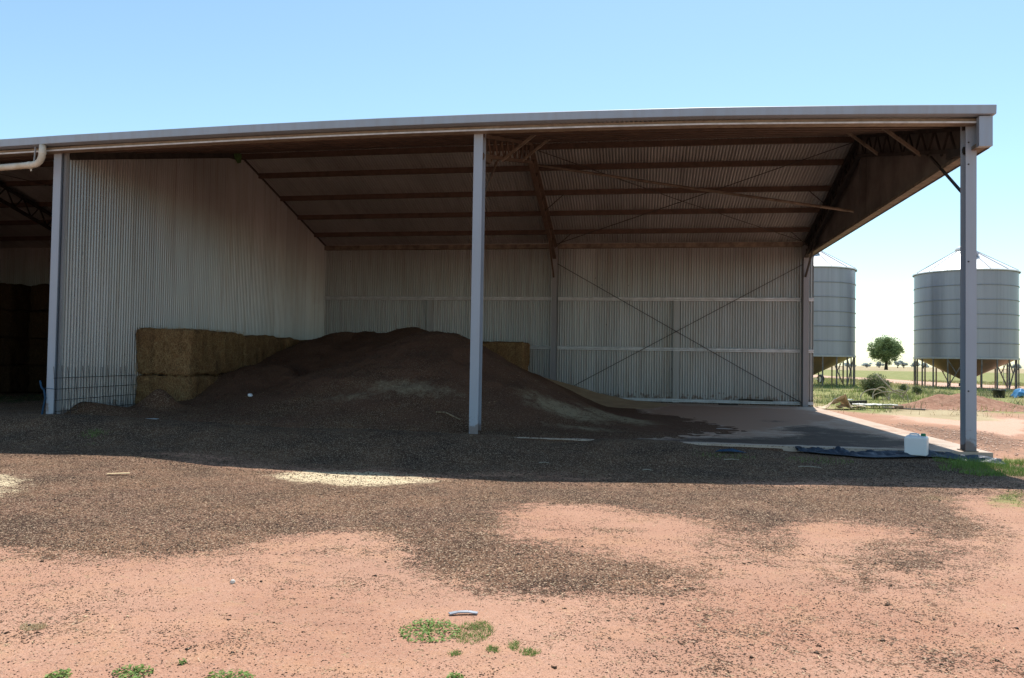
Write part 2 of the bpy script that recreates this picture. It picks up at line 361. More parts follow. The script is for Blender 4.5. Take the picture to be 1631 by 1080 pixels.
POLY= {'manure': [[(-10.65, -1.36), (-8.72, -0.69), (1.33, 2.82), (6.36, 3.17), (7.37, -0.04), (8.75, -0.02), (8.7, -1.38), (7.6, -3.62), (6.15, -3.99), (6.09, -5.04), (5.79, -5.98), (5.11, -6.93), (4.86, -7.42), (4.48, -7.58), (4.68, -6.64), (5.31, -6.23), (5.59, -5.6), (5.06, -5.53), (4.39, -5.61), (3.94, -6.42), (4.2, -6.75), (4.1, -7.02), (3.76, -7.09), (3.45, -6.67), (3.74, -6.17), (3.51, -5.59), (3.06, -5.26), (2.4, -4.85), (1.82, -5.11), (1.43, -5.5), (1.58, -6.01), (1.89, -6.31), (1.59, -6.69), (1.68, -7.02), (2.09, -7.2), (2.58, -7.29), (3.0, -7.42), (3.43, -7.63), (3.47, -7.95), (3.18, -8.18), (2.79, -8.18), (2.4, -8.33), (2.09, -8.19), (1.78, -8.11), (1.55, -8.24), (1.3, -8.06), (1.0, -7.29), (0.67, -6.61), (0.38, -6.78), (0.05, -7.06), (-0.23, -7.41), (-0.37, -7.82), (-0.62, -8.07), (-1.07, -8.08), (-1.42, -7.82), (-1.74, -7.9), (-2.06, -7.91), (-2.97, -8.12)], [(-1.57, -8.19), (-1.44, -8.07), (-1.18, -8.1), (-1.12, -8.33), (-1.31, -8.4)], [(0.26, -8.25), (0.39, -8.13), (0.63, -8.15), (0.56, -8.29), (0.36, -8.34)], [(2.16, -6.18), (2.52, -6.01), (2.84, -6.07), (2.7, -6.29), (2.43, -6.39)], [(2.35, -6.7), (2.6, -6.45), (2.83, -6.59), (2.66, -6.83), (2.41, -6.85)], [(4.15, -7.66), (4.5, -7.5), (4.52, -7.79), (4.33, -8.1), (4.13, -8.01)], [(4.54, -8.09), (4.68, -8.15), (4.99, -8.47), (4.93, -8.62), (4.61, -8.34)]], 'thin': [[(0.43, -9.46), (0.78, -9.32), (1.09, -9.35), (0.92, -9.57), (0.58, -9.6)], [(0.57, -9.21), (1.24, -9.01), (1.43, -8.67), (1.43, -8.41), (1.29, -9.16), (0.97, -9.33)], [(2.26, -8.79), (3.1, -8.31), (3.11, -8.87), (2.46, -9.01)], [(2.98, -8.33), (3.56, -8.27), (4.26, -8.36), (4.93, -8.68), (4.68, -9.23), (2.81, -9.61), (3.07, -8.98)], [(0.46, -8.55), (0.91, -8.38), (1.24, -8.07), (1.37, -8.28), (1.06, -8.56), (0.58, -8.7)], [(-1.56, -8.46), (-1.07, -8.26), (-0.55, -8.23), (-0.05, -7.74), (0.54, -7.18), (0.76, -6.89), (1.31, -8.29), (0.73, -7.94), (-0.21, -8.32), (-0.97, -8.57)], [(-0.87, -9.3), (0.0, -8.99), (0.26, -9.38), (-0.54, -9.65)], [(-1.27, -8.87), (-1.02, -8.74), (-0.68, -9.13), (-0.96, -9.2)]], 'straw': [[(-1.94, -3.66), (-1.57, -3.11), (-0.69, -3.05), (0.14, -3.19), (0.34, -3.6), (0.0, -4.12), (-0.7, -4.36), (-1.5, -4.22)], [(-5.26, -5.0), (-4.83, -4.72), (-3.97, -5.4), (-3.29, -6.43), (-3.61, -6.68)]], 'pinkshade': [[(-4.84, -2.69), (-3.64, -2.32), (-1.15, -2.78), (0.13, -2.81), (2.7, -2.58), (2.71, -2.93), (-0.88, -3.48), (-3.27, -3.4)], [(3.58, -3.08), (6.69, -2.49), (7.73, -2.31), (7.3, -3.28), (6.49, -3.04), (4.22, -3.46)], [(6.59, -2.78), (7.81, -2.29), (7.16, -3.73), (6.44, -3.92)]], 'green': [[(53.03, 250.04), (136.79, 283.72), (36.93, 62.29), (34.88, 76.87), (36.35, 104.34), (29.5, 126.52)], [(22.27, 81.31), (28.07, 79.96), (22.37, 55.23), (24.24, 46.93), (27.68, 41.77), (15.41, 14.57), (14.38, 15.78), (13.23, 17.12), (11.72, 15.69), (10.17, 12.39), (9.14, 15.28), (9.67, 19.91)], [(7.37, -0.04), (8.31, 0.23), (9.26, 0.93), (8.09, -1.67), (7.31, -2.05), (7.02, -1.54)], [(6.89, -3.6), (7.37, -3.27), (6.93, -4.24), (6.69, -4.23)], [(-21.39, 11.37), (-19.09, 12.74), (-12.03, 4.38), (-13.77, 3.63)], [(-6.53, -1.35), (-6.24, -1.26), (-5.79, -1.93), (-5.97, -1.98)], [(6.02, -3.83), (6.42, -3.81), (6.34, -4.02), (5.94, -4.05)]], 'dry': [[(159.56, 809.11), (1112.81, 2448.04), (192.32, 406.86), (56.69, 269.25)], [(16.83, 54.79), (21.13, 54.3), (17.91, 42.67), (14.08, 41.39)], [(8.91, 15.18), (10.8, 12.07), (12.11, 10.05), (13.36, 11.5), (14.38, 15.78), (11.75, 16.45), (9.89, 17.66)]], 'track': [[(27.7, 117.11), (33.98, 101.81), (32.22, 69.4), (34.57, 57.05), (27.68, 41.77), (24.91, 48.8), (24.64, 63.22), (24.6, 76.71), (21.45, 84.28)]], 'pad': [[(12.46, 11.14), (15.08, 13.83), (10.62, 3.94), (10.51, 6.02)], [(11.58, 14.57), (12.56, 11.18), (11.15, 7.62), (10.04, 10.19)]], 'brown': [[(9.09, 8.89), (9.59, 8.22), (10.81, 6.79), (10.69, 4.09), (9.35, 1.13), (9.1, 2.2), (9.05, 6.51)]]}
SLAB= {'dark': [[(5.65, 3.28), (6.6, 4.94), (7.11, 3.8), (7.59, 1.83), (8.01, 0.7), (7.08, 0.21), (5.67, -0.05), (4.53, 0.28), (3.71, 0.21), (3.75, 0.89), (4.99, 1.31), (5.88, 1.98)], [(7.98, 7.92), (7.91, 5.79), (7.68, 6.09)], [(5.48, 5.64), (6.47, 6.43), (5.95, 5.05)], [(1.88, 0.61), (3.73, 0.55), (6.93, 0.35), (6.86, -0.04), (3.67, -0.31), (1.62, -0.16)]], 'brown': [[(2.72, 6.25), (3.65, 11.57), (7.77, 11.08), (7.74, 6.93), (5.65, 3.28), (4.76, 2.12), (3.76, 1.14), (3.32, 5.82)], [(7.9, 7.0), (8.04, 3.26), (7.51, 3.08)]], 'pale': [[(2.11, 1.45), (2.74, 3.49), (4.24, 4.4), (4.87, 3.0), (3.32, 1.11)]]}
# ------------------------------------------------------------------ terrain
CAMP=(2.8473,-13.3001,1.3214)
def zg(X,Y):
    X=np.asarray(X,float); Y=np.asarray(Y,float)
    z=np.full(np.broadcast(X,Y).shape,-.17)
    dip=np.interp(X,[-14,-9,-6.3,-4.3,-3.2,-.7,1.2,3.8,6,7.5,9,14],[0,0,.01,.03,-.05,-.10,-.08,-.02,.03,.06,.02,0])
    z=z+dip*np.exp(-((Y+3.2)/1.5)**2)
    lvl=np.interp(X,[-30,-16,-9,-8,-4,.6,.95,1.9,2.2,3.4,3.9,6.4,7.4,7.8,8.5,9],[.02,.0,.13,.16,.06,.03,-.04,-.04,.02,.01,-.05,-.11,-.09,-.15,-.17,-.17])
    w=sstep(-2.3,-.35,Y)*sstep(9.6,8.3,X)
    z=z*(1-w)+lvl*w
    inside=sstep(.05,.3,Y)*sstep(8.32,8.1,X)*sstep(-8.6,-8.2,X)*sstep(13.9,13.4,Y)   # under the slab
    z=z*(1-inside)+(-.3)*inside
    near=sstep(60,20,np.abs(Y)+np.abs(X)*.5)
    z=z+near*(fbm(X,Y,.6,3,5)*.025+fbm(X,Y,4,3,9)*.008)
    far=sstep(25,70,Y); z=z+far*fbm(X,Y,.02,3,3)*.5*sstep(500,120,Y)
    return z
def axis(*segs):
    out=[]
    for a,b,s in segs: out+=list(np.arange(a,b-1e-6,s))
    out.append(segs[-1][1]); return out
gr=lambda a,b,n:list(a*(b/a)**(np.arange(1,n+1)/n))
xs=[-v for v in gr(26,1800,14)][::-1]+axis((-26,-9,.6),(-9,12.4,.085),(12.4,30,.25),(30,60,1.))+gr(60,2500,22)
ys=[-v for v in gr(14,400,8)][::-1]+axis((-14,-10.6,.4),(-10.6,.6,.085),(.6,14,.4),(14,36,.25),(36,80,.6))+gr(80,4500,26)
XS,YS=np.meshgrid(np.array(xs),np.array(ys)); nx=len(xs); ny=len(ys)
Z=zg(XS,YS)
V=np.stack([XS,YS,Z],-1).reshape(-1,3)
idx=np.arange(nx*ny).reshape(ny,nx)
F=np.stack([idx[:-1,:-1],idx[:-1,1:],idx[1:,1:],idx[1:,:-1]],-1).reshape(-1,4)
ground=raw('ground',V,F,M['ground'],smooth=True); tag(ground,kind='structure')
WX=XS+fbm(XS,YS,.9,3,21)*.34*np.clip((YS+14)/10,.4,1.4)+fbm(XS,YS,3.2,3,41)*.10; WY=YS+fbm(XS,YS,3.2,3,43)*.10+fbm(XS,YS,.9,3,31)*.34*np.clip((YS+14)/10,.3,1.4)
far=np.clip((YS-2)/40,0,1)
mA=np.zeros((ny,nx,4),np.float32); mA[...,3]=1; mB=mA.copy()
man=polymask(WX,WY,POLY['manure'],.5)
thin=polymask(WX,WY,POLY['thin'],.4)
pk=polymask(WX,WY,POLY['pinkshade'],.15)
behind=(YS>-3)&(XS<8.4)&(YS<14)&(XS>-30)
man=np.minimum(man,.88); man=np.maximum(man,behind*sstep(8.6,7.6,XS)*1.0)  # manure cover, forced to full in the shed's shade to darken it
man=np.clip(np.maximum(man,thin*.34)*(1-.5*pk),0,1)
spot=(XS>9)|(YS>14)
man=np.where(spot,np.minimum(man,polymask(WX,WY,POLY['manure'],.12)),man)
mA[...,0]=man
gp=[p for p in POLY['green']]
mA[...,1]=np.where(YS>5,polymask(WX,WY,gp,.8),polymask(WX,WY,gp,.2))
fieldg=sstep(18,26,YS)*sstep(-40,9,XS)
mA[...,1]=np.maximum(mA[...,1],fieldg*np.where(YS<70,.62,np.where(YS<260,.95,.15)))
mA[...,2]=polymask(WX,WY,POLY['straw'],.55)*.95
mB[...,0]=np.maximum(polymask(WX,WY,POLY['dry'],.3),np.where(YS>230,1.,sstep(10,16,YS)*.5*(XS>8)))
track=polymask(WX,WY,POLY['track'],1.0)
mB[...,1]=np.maximum(polymask(WX,WY,POLY['pad'],.9),track)
mB[...,2]=polymask(WX,WY,POLY['brown'],.7)
mA[...,1]*=(1-track)*(1-polymask(WX,WY,POLY['pad'],.3)); mB[...,0]*=(1-track)
for nm,a in (('zoneA',mA),('zoneB',mB)):
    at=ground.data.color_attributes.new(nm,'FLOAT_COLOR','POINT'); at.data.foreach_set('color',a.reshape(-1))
def lookup(a,x,y):
    i=np.clip(np.searchsorted(ys,y),0,ny-1); j=np.clip(np.searchsorted(xs,x),0,nx-1); return a[i,j]
# slab -------------------------------------------------------------
sx=np.arange(-8.1,8.3001,.1); sy=np.arange(-.05,13.4501,.1)
SX,SY=np.meshgrid(sx,sy); n=len(sx); m=len(sy)
top=np.stack([SX,SY,np.zeros_like(SX)],-1).reshape(-1,3); id2=np.arange(n*m).reshape(m,n)
Fq=[list(q) for q in np.stack([id2[:-1,:-1],id2[:-1,1:],id2[1:,1:],id2[1:,:-1]],-1).reshape(-1,4)]
base=len(top); Vv=[tuple(v) for v in top]
per=list(id2[0,:])+list(id2[1:,-1])+list(id2[-1,::-1][1:])+list(id2[::-1,0][1:-1])
for k in per: x,y,z=Vv[k]; Vv.append((x,y,-.4))
L=len(per)
for k in range(L): Fq.append([per[k],base+k,base+(k+1)%L,per[(k+1)%L]])
slab=raw('concrete_floor',Vv,Fq,M['concrete']); tag(slab,kind='structure')
sA=np.zeros((len(Vv),4),np.float32); sA[:,3]=1
px=np.array([v[0] for v in Vv]); py=np.array([v[1] for v in Vv]); wx=px+fbm(px,py,1.2,3,2)*.25; wy=py+fbm(px,py,1.2,3,8)*.25
sA[:,0]=np.maximum(polymask(wx,wy,SLAB['dark'],.5),sstep(3.2,1.2,px)*.9)*.85; sA[:,1]=np.maximum(.55*sstep(8.0,7.5,px),np.maximum(polymask(wx,wy,SLAB['brown'],.6),.45*sstep(8.0,7.6,px))); sA[:,2]=polymask(wx,wy,SLAB['pale'],.6)
sA[:,0]*=sstep(.02,.22,py); sA[:,1]*=sstep(.0,.2,py)
at=slab.data.color_attributes.new('slabA','FLOAT_COLOR','POINT'); at.data.foreach_set('color',sA.reshape(-1))
# manure heap --------------------------------------------------------
def lob(x,y,cx,cy,h,s,ax=1.,ay=1.,r=.7):
    d=np.sqrt(((x-cx)/ax)**2+((y-cy)/ay)**2+r*r)-r
    v=h-s*d
    return np.where(v>0,v,0)+.22*np.exp(-np.maximum(-v,0)*2.2)*np.where(v>0,1,1)-.22
def heapz(x,y):
    x=np.asarray(x,float); y=np.asarray(y,float)
    wx=x+fbm(x,y,.5,2,77)*.35; wy=y+fbm(x,y,.5,2,55)*.35
    L=[lob(wx,wy,-3.75,7.6,2.33,.60,1.25,1.05,.35),lob(wx,wy,-1.95,5.0,2.02,.56,1.0,1.15,.9),lob(wx,wy,-5.3,8.3,2.14,.44,1.1,1.1),
       lob(wx,wy,-6.6,9.8,2.0,.34),lob(wx,wy,-6.3,4.5,1.12,.46,1.1,1.),lob(wx,wy,-3.2,4.0,1.15,.42,1.4,1.1),lob(wx,wy,-.3,3.4,.66,.34,1.3,.9),
       lob(wx,wy,-7.0,1.5,.64,.8,.8,.6,.25),lob(wx,wy,-8.0,.75,.41,.35,1.1,.5,.3),lob(wx,wy,-5,2.2,.3,.1,1.5,1.),lob(wx,wy,-2.6,9.5,1.7,.45)]
    z=L[0]
    for q in L[1:]:
        k=9.; mx=np.maximum(z,q); z=mx+np.log(np.exp(k*(z-mx))+np.exp(k*(q-mx)))/k
    fl=np.interp(x,[-9,-6,0,1.2,2.2,3.2,4.2,9],[.10,.06,.02,.008,-.006,-.04,-.08,-.2])
    z=np.maximum(z-.08,fl)
    z=np.where(z>1.9,1.9+.27*np.tanh((z-1.9)/.27),z)
    rg=np.abs(fbm(x*.8+y*.3,y*.55,1.1,3,61)); z=z+(.10-rg*.42)*sstep(.35,1.0,z)*.55
    z=z+fbm(x,y,1.3,4,13)*.085*np.clip(z*1.2+.1,0,1)+fbm(x,y,6,3,17)*.014
    z=np.where(y<.25,z*sstep(-.9,.25,y)-.12*sstep(.15,-.5,y),z)
    return z
hx=np.arange(-8.18,5.2,.065); hy=np.arange(-.7,11.6,.075)
HX,HY=np.meshgrid(hx,hy); HZ=heapz(HX,HY); n=len(hx); m=len(hy)
id3=np.arange(n*m).reshape(m,n)
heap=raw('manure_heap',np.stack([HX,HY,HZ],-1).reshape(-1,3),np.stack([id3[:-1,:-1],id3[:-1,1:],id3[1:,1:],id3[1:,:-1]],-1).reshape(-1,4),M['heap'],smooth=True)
tag(heap,'large dark brown heap of manure piled inside the shed behind the middle post','manure heap')
ch=np.zeros(n*m,np.float32); fx=HX.ravel(); fy=HY.ravel()
for cx,cy,rx,ry,a in ((-1.6,1.7,1.6,.5,.62),(-2.7,1.35,1.1,.35,.55),(1.4,2.6,1.4,.8,.75),(1.9,1.5,1.1,.4,.62),(.6,4.2,.9,1.6,.35),(-2.0,3.4,1.2,.8,.22),(2.4,3.4,1.2,1.2,.75)):
    ch=np.maximum(ch,a*np.exp(-((fx-cx)/rx)**2-((fy-cy)/ry)**2))
at=heap.data.attributes.new('chaff','FLOAT','POINT'); at.data.foreach_set('value',ch.astype(np.float32))
# tan grain pile
gx=np.arange(-1.3,4.4,.09); gy=np.arange(8.9,12.8,.1); GX,GY=np.meshgrid(gx,gy)
GZ=np.interp(GX,[-1.3,-.5,.5,1.5,2.6,3.6,4.4],[1.0,.88,.62,.34,.12,.03,-.03])*np.clip(1-np.abs(GY-11.9)/3.2,0,1)**.8-.02+fbm(GX,GY,2,3,4)*.02
n=len(gx); m=len(gy); id4=np.arange(n*m).reshape(m,n)
o=raw('grain_pile',np.stack([GX,GY,GZ],-1).reshape(-1,3),np.stack([id4[:-1,:-1],id4[:-1,1:],id4[1:,1:],id4[1:,:-1]],-1).reshape(-1,4),M['tan_grain'],smooth=True)
tag(o,'low tan coloured pile sloping down along the back wall behind the dark heap','grain pile')
# ------------------------------------------------------------------ shed
ZT=lambda x: float(np.interp(x,[-25,-17,-12.5,-9.25,-7.95,-4.36,-2,.04,2,4.02,6.52,8.22],[4.95,5.18,5.29,5.365,5.405,5.478,5.51,5.52,5.515,5.497,5.435,5.38]))
def roofz(x,y):
    e=ZT(x)-5.40; rz=7.05+.35*e; f=5.345+e
    return f+(rz-f)*(y/6.4) if y<=6.4 else rz+(5.31-rz)*(y-6.4)/(12.82-6.4)
shed=empty('farm_shed',(0,0,0)); tag(shed,'long open fronted steel hay shed with corrugated walls and grey posts','shed')
def corr(name,pts_fn,u0,u1,rows,mat,nrm,parent,amp=.024,pitch=.083,spp=10):
    us=np.arange(u0,u1,pitch/spp); V=[];n=len(us)
    for r in rows:
        for u in us:
            p=pts_fn(u,r); a=amp*math.tanh(1.8*math.sin(2*math.pi*u/pitch)+.5)
            V.append((p[0]+nrm[0]*a,p[1]+nrm[1]*a,p[2]+nrm[2]*a))
    k=len(rows); I=np.arange(n*k).reshape(k,n)
    F=np.stack([I[:-1,:-1],I[:-1,1:],I[1:,1:],I[1:,:-1]],-1).reshape(-1,4)
    return raw(name,np.array(V),F,mat,parent,smooth=True)
corr('roof',lambda u,y:(u,y,roofz(u,y)),-25,8.2,[-.215,3.2,6.4],M['roof_sheet'],(0,-.25,.96),shed,amp=-.026)
corr('roof',lambda u,y:(u,y,roofz(u,y)),-25,8.2,[6.4,9.6,13.05],M['roof_sheet'],(0,.27,.96),shed,amp=-.026)
MB().bar((-25,6.4,7.10),(8.22,6.4,7.08),.34,.02).build('ridge_cap',M['gutter'],shed)
bw=corr('back_wall',lambda u,z:(u,12.86,z),-24.9,8.32,[-.01,2.6,5.29],M['wall_sheet'],(0,-1,0),shed)
for z,h in ((3.46,.10),(1.81,.10),(.14,.09)):
    for a,b in ((-16.5,-8.35),(-8.15,-.1),(.1,7.9),(8.1,8.3)):
        g=MB(); g.box(a,b,12.70,12.845,z-.01,z+.0); g.box(a,b,12.70,12.708,z-h/2,z+.01); g.box(a,b,12.70,12.715,z-h,z-h+.03); g.box(a,b,12.835,12.845,z-h,z)
        g.build('girt',M['girt_galv'],bw)
MB().box(-16.5,7.98,12.68,12.84,5.11,5.26).build('eave_girt',M['dusty_galv'],bw)
for x in (-4.32,4.02): MB().box(x-.1,x+.1,12.72,12.84,.02,3.42).build('mullion',M['mullion_steel'],bw)
dw=corr('dividing_wall',lambda u,r:(-8.22,u,.0 if r==0 else (2.5 if r==1 else roofz(-8.2,u)-.03)),.16,12.84,[0,1,2],M['wall_sheet'],(1,0,0),shed)
MB().box(-8.235,-8.19,.10,.16,.0,5.2).build('wall_trim',M['trim'],dw)
cap=MB()
for k in range(30):
    a=.2+k*12.6/30; b=.2+(k+1)*12.6/30; hh=.30 if a<6.2 else .1; cap.bar((-8.205,a,roofz(-8.2,a)-hh/2),(-8.205,b,roofz(-8.2,b)-hh/2),.02,hh)  # front slope capping deepened: dark strip standing in for gutter shade
cap.build('capping_shade_strip',M['dark_steel'],dw)
MB().box(-24.95,-24.9,0,12.86,0,7).build('light_block_end',M['clad_inner'],shed)  # unseen end closure, added to keep the left bays dark
MB().box(-24.9,-16.75,.3,.35,-.1,5.1).build('light_block_front',M['clad_inner'],shed)  # unseen wall, added to cut daylight entering the left bays
# side cladding at the right end
gc=corr('side_cladding',lambda u,r:(8.17,u,4.84 if r==0 else roofz(8.2,u)-.01),-.2,13.0,[0,1],M['wall_sheet'],(1,0,0),shed)
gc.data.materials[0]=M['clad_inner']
t_=MB(); t_.box(8.0,8.19,-.2,13.1,4.77,4.778); t_.box(8.0,8.006,-.2,13.1,4.778,4.83); t_.box(8.184,8.192,-.2,13.1,4.75,4.84)
t_.build('bottom_channel',M['dusty_galv'],gc)
MB().box(8.0,8.195,-.30,-.20,4.76,5.23).build('end_flashing',M['gutter'],gc)
MB().box(8.04,8.15,6.40,6.62,4.84,roofz(8,6.5)-.2).build('mullion',M['clad_inner'],gc)
# purlins follow the roof underside
def run(name,y,x0,x1,w,h,mat,parent,off,n=8):
    b=MB()
    for k in range(n):
        xa=x0+(x1-x0)*k/n; xb=x0+(x1-x0)*(k+1)/n
        za=roofz(xa,y)-off; zb_=roofz(xb,y)-off
        b.bar((xa,y,za-h/2),(xb,y,zb_-h/2),.004+w*.12,h)                 # web
        b.bar((xa,y+w/2,za-.006),(xb,y+w/2,zb_-.006),w,.006); b.bar((xa,y+w/2,za-h+.004),(xb,y+w/2,zb_-h+.004),w,.008)
    return b.build(name,mat,parent)
for y in (.9,2.2,3.5,4.8,6.1,6.72,7.78,9.17,10.46,11.77): run('purlin',y,-24.8,7.98,.07,.145,M['oxide_steel'],shed,.02,12)
# trusses
def truss(x,mat):
    tr=MB(); N=9
    def seg(a,b,w,h): tr.bar(a,b,w,h)
    D=.47; rz=lambda y: roofz(x,y)-.2
    tr.bar((x,.12,rz(.12)),(x,6.4,rz(6.4)),.12,.07); tr.bar((x,6.4,rz(6.4)),(x,12.7,rz(12.7)),.12,.07)
    tr.bar((x,.12,rz(.12)-.36),(x,6.4,rz(6.4)-D),.12,.07); tr.bar((x,6.4,rz(6.4)-D),(x,12.7,rz(12.7)-D),.12,.07)
    for a,b in ((.2,6.35),(6.45,12.6)):
        n=9
        for k in range(n):
            ya=a+(b-a)*k/n; yb=a+(b-a)*(k+.5)/n; yc=a+(b-a)*(k+1)/n
            tr.bar((x,ya,rz(ya)),(x,yb,rz(yb)-D+.02),.03,.035); tr.bar((x,yb,rz(yb)-D+.02),(x,yc,rz(yc)),.03,.035)
    o=tr.build('truss',mat,shed)
    MB().bar((x,1.75,rz(1.75)-D),(x,.27,4.12),.036,.036).build('knee_brace',mat,o)
    MB().bar((x-.02,10.9,rz(10.9)-D),(x-.02,12.52,4.05),.05,.05).build('knee_brace',mat,o)
    MB().bar((x,.15,rz(.15)-.36),(x,.9,rz(.9)-.45),.10,.12).build('haunch',mat,o)
    return o
tm=truss(0,M['truss_steel']); t2=truss(8,M['dark_steel']); truss(-16.6,M['dark_steel'])
for x,tr,s in ((0,tm,1),(8,t2,-1)):
    for y in (2.2,4.8,9.17,11.77):
        if y<6.4: a=(x+s*.03,y-.05,roofz(x,y)-.66); b=(x+s*.72,y-.05,roofz(x+s*.7,y)-.12); MB().bar(a,b,.055,.055).build('fly_brace',M['dusty_galv'],tr)
        else: a=(x+s*.03,y+.05,roofz(x,y)-.64); b=(x+s*.6,y,roofz(x+s*.6,y)-.15); MB().bar(a,b,.02,.02).build('fly_brace',M['rod'],tr)
# columns
def column(x,y,z0,z1,d,front=True):
    c=MB(); w=.08
    c.box(x-w,x+w,y-.006,y+.008,z0,z1); c.box(x-w,x+w,y+d-.014,y+d,z0,z1); c.box(x-.006,x+.006,y+.009,y+d-.015,z0,z1)
    return c
for x in (8,0,-8.29,-16.6,-24.8):
    z1=roofz(x,0)-.10; zb=-.1 if x<7 else 0
    o=column(x,0,zb,z1,.27 if x<7 else .21).build('column',M['column_paint'],shed)
    if x==8:
        MB().box(7.90,8.10,-.03,.29,.002,.014).build('base_plate',M['dusty_galv'],o)
        b=MB()
        for z in (4.9,4.55,3.0,.95): MB().tube([(7.96,-.014,z),(7.96,.0,z)],.013,8).build('bolt',M['rod'],o)
for x in (8,0,-16.6): column(x,12.42,0,5.12,.24).build('column',M['column_rear'],shed)
# gutter and eave strut
g=MB(); es=MB(); el=MB(); xsn=list(np.arange(-25,8.22,.9))+[8.22]
for a,b in zip(xsn[:-1],xsn[1:]):
    za=ZT(a); zb_=ZT(b)
    P=lambda x,z,y:(x,y,z)
    prof=[(-.36,0),(-.37,-.012),(-.36,-.135),(-.20,-.14),(-.20,-.02)]
    for k in range(4):
        (y0,h0),(y1,h1)=prof[k],prof[k+1]
        g.add([(a,y0,za+h0),(b,y0,zb_+h0),(b,y1,zb_+h1),(a,y1,za+h1)],[(0,1,2,3)])
za=ZT(8.22); g.add([(8.22,y,za+h) for y,h in [(-.36,0),(-.37,-.012),(-.36,-.135),(-.20,-.14),(-.20,-.02)]],[(0,1,2,3,4)])
gt=g.build('gutter',M['gutter'],shed); sm=gt.modifiers.new('Solid','SOLIDIFY'); sm.thickness=.004
xsn[-1]=8.02
for a,b in zip(xsn[:-1],xsn[1:]):
    za=ZT(a)-.155; zb_=ZT(b)-.155
    es.bar((a,-.16,za-.03),(b,-.16,zb_-.03),.006,.06); es.bar((a,-.09,za-.075),(b,-.09,zb_-.075),.17,.006); el.bar((a,-.178,za-.064),(b,-.178,zb_-.064),.03,.026)
eso=es.build('eave_strut',M['eave_strip'],shed); el.build('lip',M['girt_galv'],eso)
# braces
MB().tube([(0.05,7.5,6.62),(4,7.45,5.92),(7.93,6.6,5.07)],.036,8).build('strut_tube',M['dusty_galv'],shed)
for a,b in (((.08,12.64,4.58),(7.92,12.64,.12)),((7.92,12.64,4.52),(.08,12.64,.17))): MB().tube([a,b],.012,5).build('brace_rod',M['rod'],shed)
def rb(x0,y0,x1,y1): return MB().tube([(x0,y0,roofz(x0,y0)-.22),((x0+x1)/2,(y0+y1)/2,roofz((x0+x1)/2,(y0+y1)/2)-.25),(x1,y1,roofz(x1,y1)-.22)],.012,5).build('brace_rod',M['rod'],shed)
rb(.05,6.6,7.95,12.4); rb(7.95,6.6,.05,12.4); rb(-8.4,6.6,-16.5,12.4); rb(-16.5,6.6,-8.4,12.4)
# downpipe
dp=MB(); 
pts=[(-8.37,-.30,ZT(-8.4)-.14),(-8.37,-.30,5.12),(-8.38,-.30,5.03),(-8.42,-.30,4.945),(-8.49,-.30,4.895),(-8.60,-.30,4.875),(-9.3,-.30,4.84),(-10.6,-.30,4.77)]
dp.tube(pts,.062,14); dpo=dp.build('downpipe',M['pvc'],shed,smooth=True)
MB().tube([(-8.37,-.30,5.13),(-8.37,-.30,5.08)],.068,14).build('collar',M['pvc'],dpo)
c=MB(); c.tube([(-8.60,-.30,4.875),(-8.66,-.30,4.872)],.069,14); c.tube([(-8.6,-.30,4.80),(-8.6,-.30,4.76)],.015,6); c.build('collar',M['pvc'],dpo)
MB().bar((-8.52,-.30,5.22),(-8.54,-.30,4.93),.03,.012).build('hanger',M['trim'],dpo)
# offcuts and scraps along the back wall
tag(MB().bar((6.0,12.66,.175),(7.05,12.66,.165),.05,.045).build('dark_plank',M['dark_timber']),'thin dark plank lying on the lowest rail of the back wall','plank')
tag(MB().bar((5.35,12.45,.02),(5.95,12.47,.02),.14,.04).build('timber_offcut',M['dark_timber']),'short dark timber offcut on the floor at the foot of the back wall','offcut')
b=MB(); b.add([(-8.17,6.25,6.98),(-8.17,6.45,7.0),(-8.165,6.7,6.9),(-8.16,6.66,6.68),(-8.165,6.5,6.62),(-8.16,6.3,6.75)],[(0,1,2,3,4,5)])
o=b.build('green_scrap',M['green_scrap']); o.modifiers.new('s','SOLIDIFY').thickness=.01; tag(o,'small dull green scrap stuck high on the dividing wall under the roof ridge','scrap')
# ------------------------------------------------------------------ bales
def strands(n,box,seed,mat,name,parent,lmin=.06,lmax=.22,w=.004,faces='fsrt'):
    r=np.random.default_rng(seed); x0,x1,y0,y1,z0,z1=box; V=[];F=[]
    for i in range(n):
        f=r.integers(0,3); u,v=r.random(2)
        if f==0: p=np.array([x0+(x1-x0)*u,y0-.012,z0+(z1-z0)*v]); nn=np.array([0,-1,0.])
        elif f==1: p=np.array([x1+.012,y0+(y1-y0)*u,z0+(z1-z0)*v]); nn=np.array([1,0,0.])
        else: p=np.array([x0+(x1-x0)*u,y0+(y1-y0)*v,z1+.008]); nn=np.array([0,0,1.])
        d=r.normal(size=3); d-=nn*d.dot(nn)*.85; 
        if f<2: d[2]*=1.5
        d/=np.linalg.norm(d); s=np.cross(d,nn); s/=np.linalg.norm(s)+1e-6; l=r.uniform(lmin,lmax)/2
        k=len(V); V+= [p-d*l-s*w/2,p-d*l+s*w/2,p+d*l+s*w/2+nn*.03,p+d*l-s*w/2+nn*.03]; F.append((k,k+1,k+2,k+3))
    return tag(raw(name,np.array(V),np.array(F),M[mat],parent),kind='stuff')
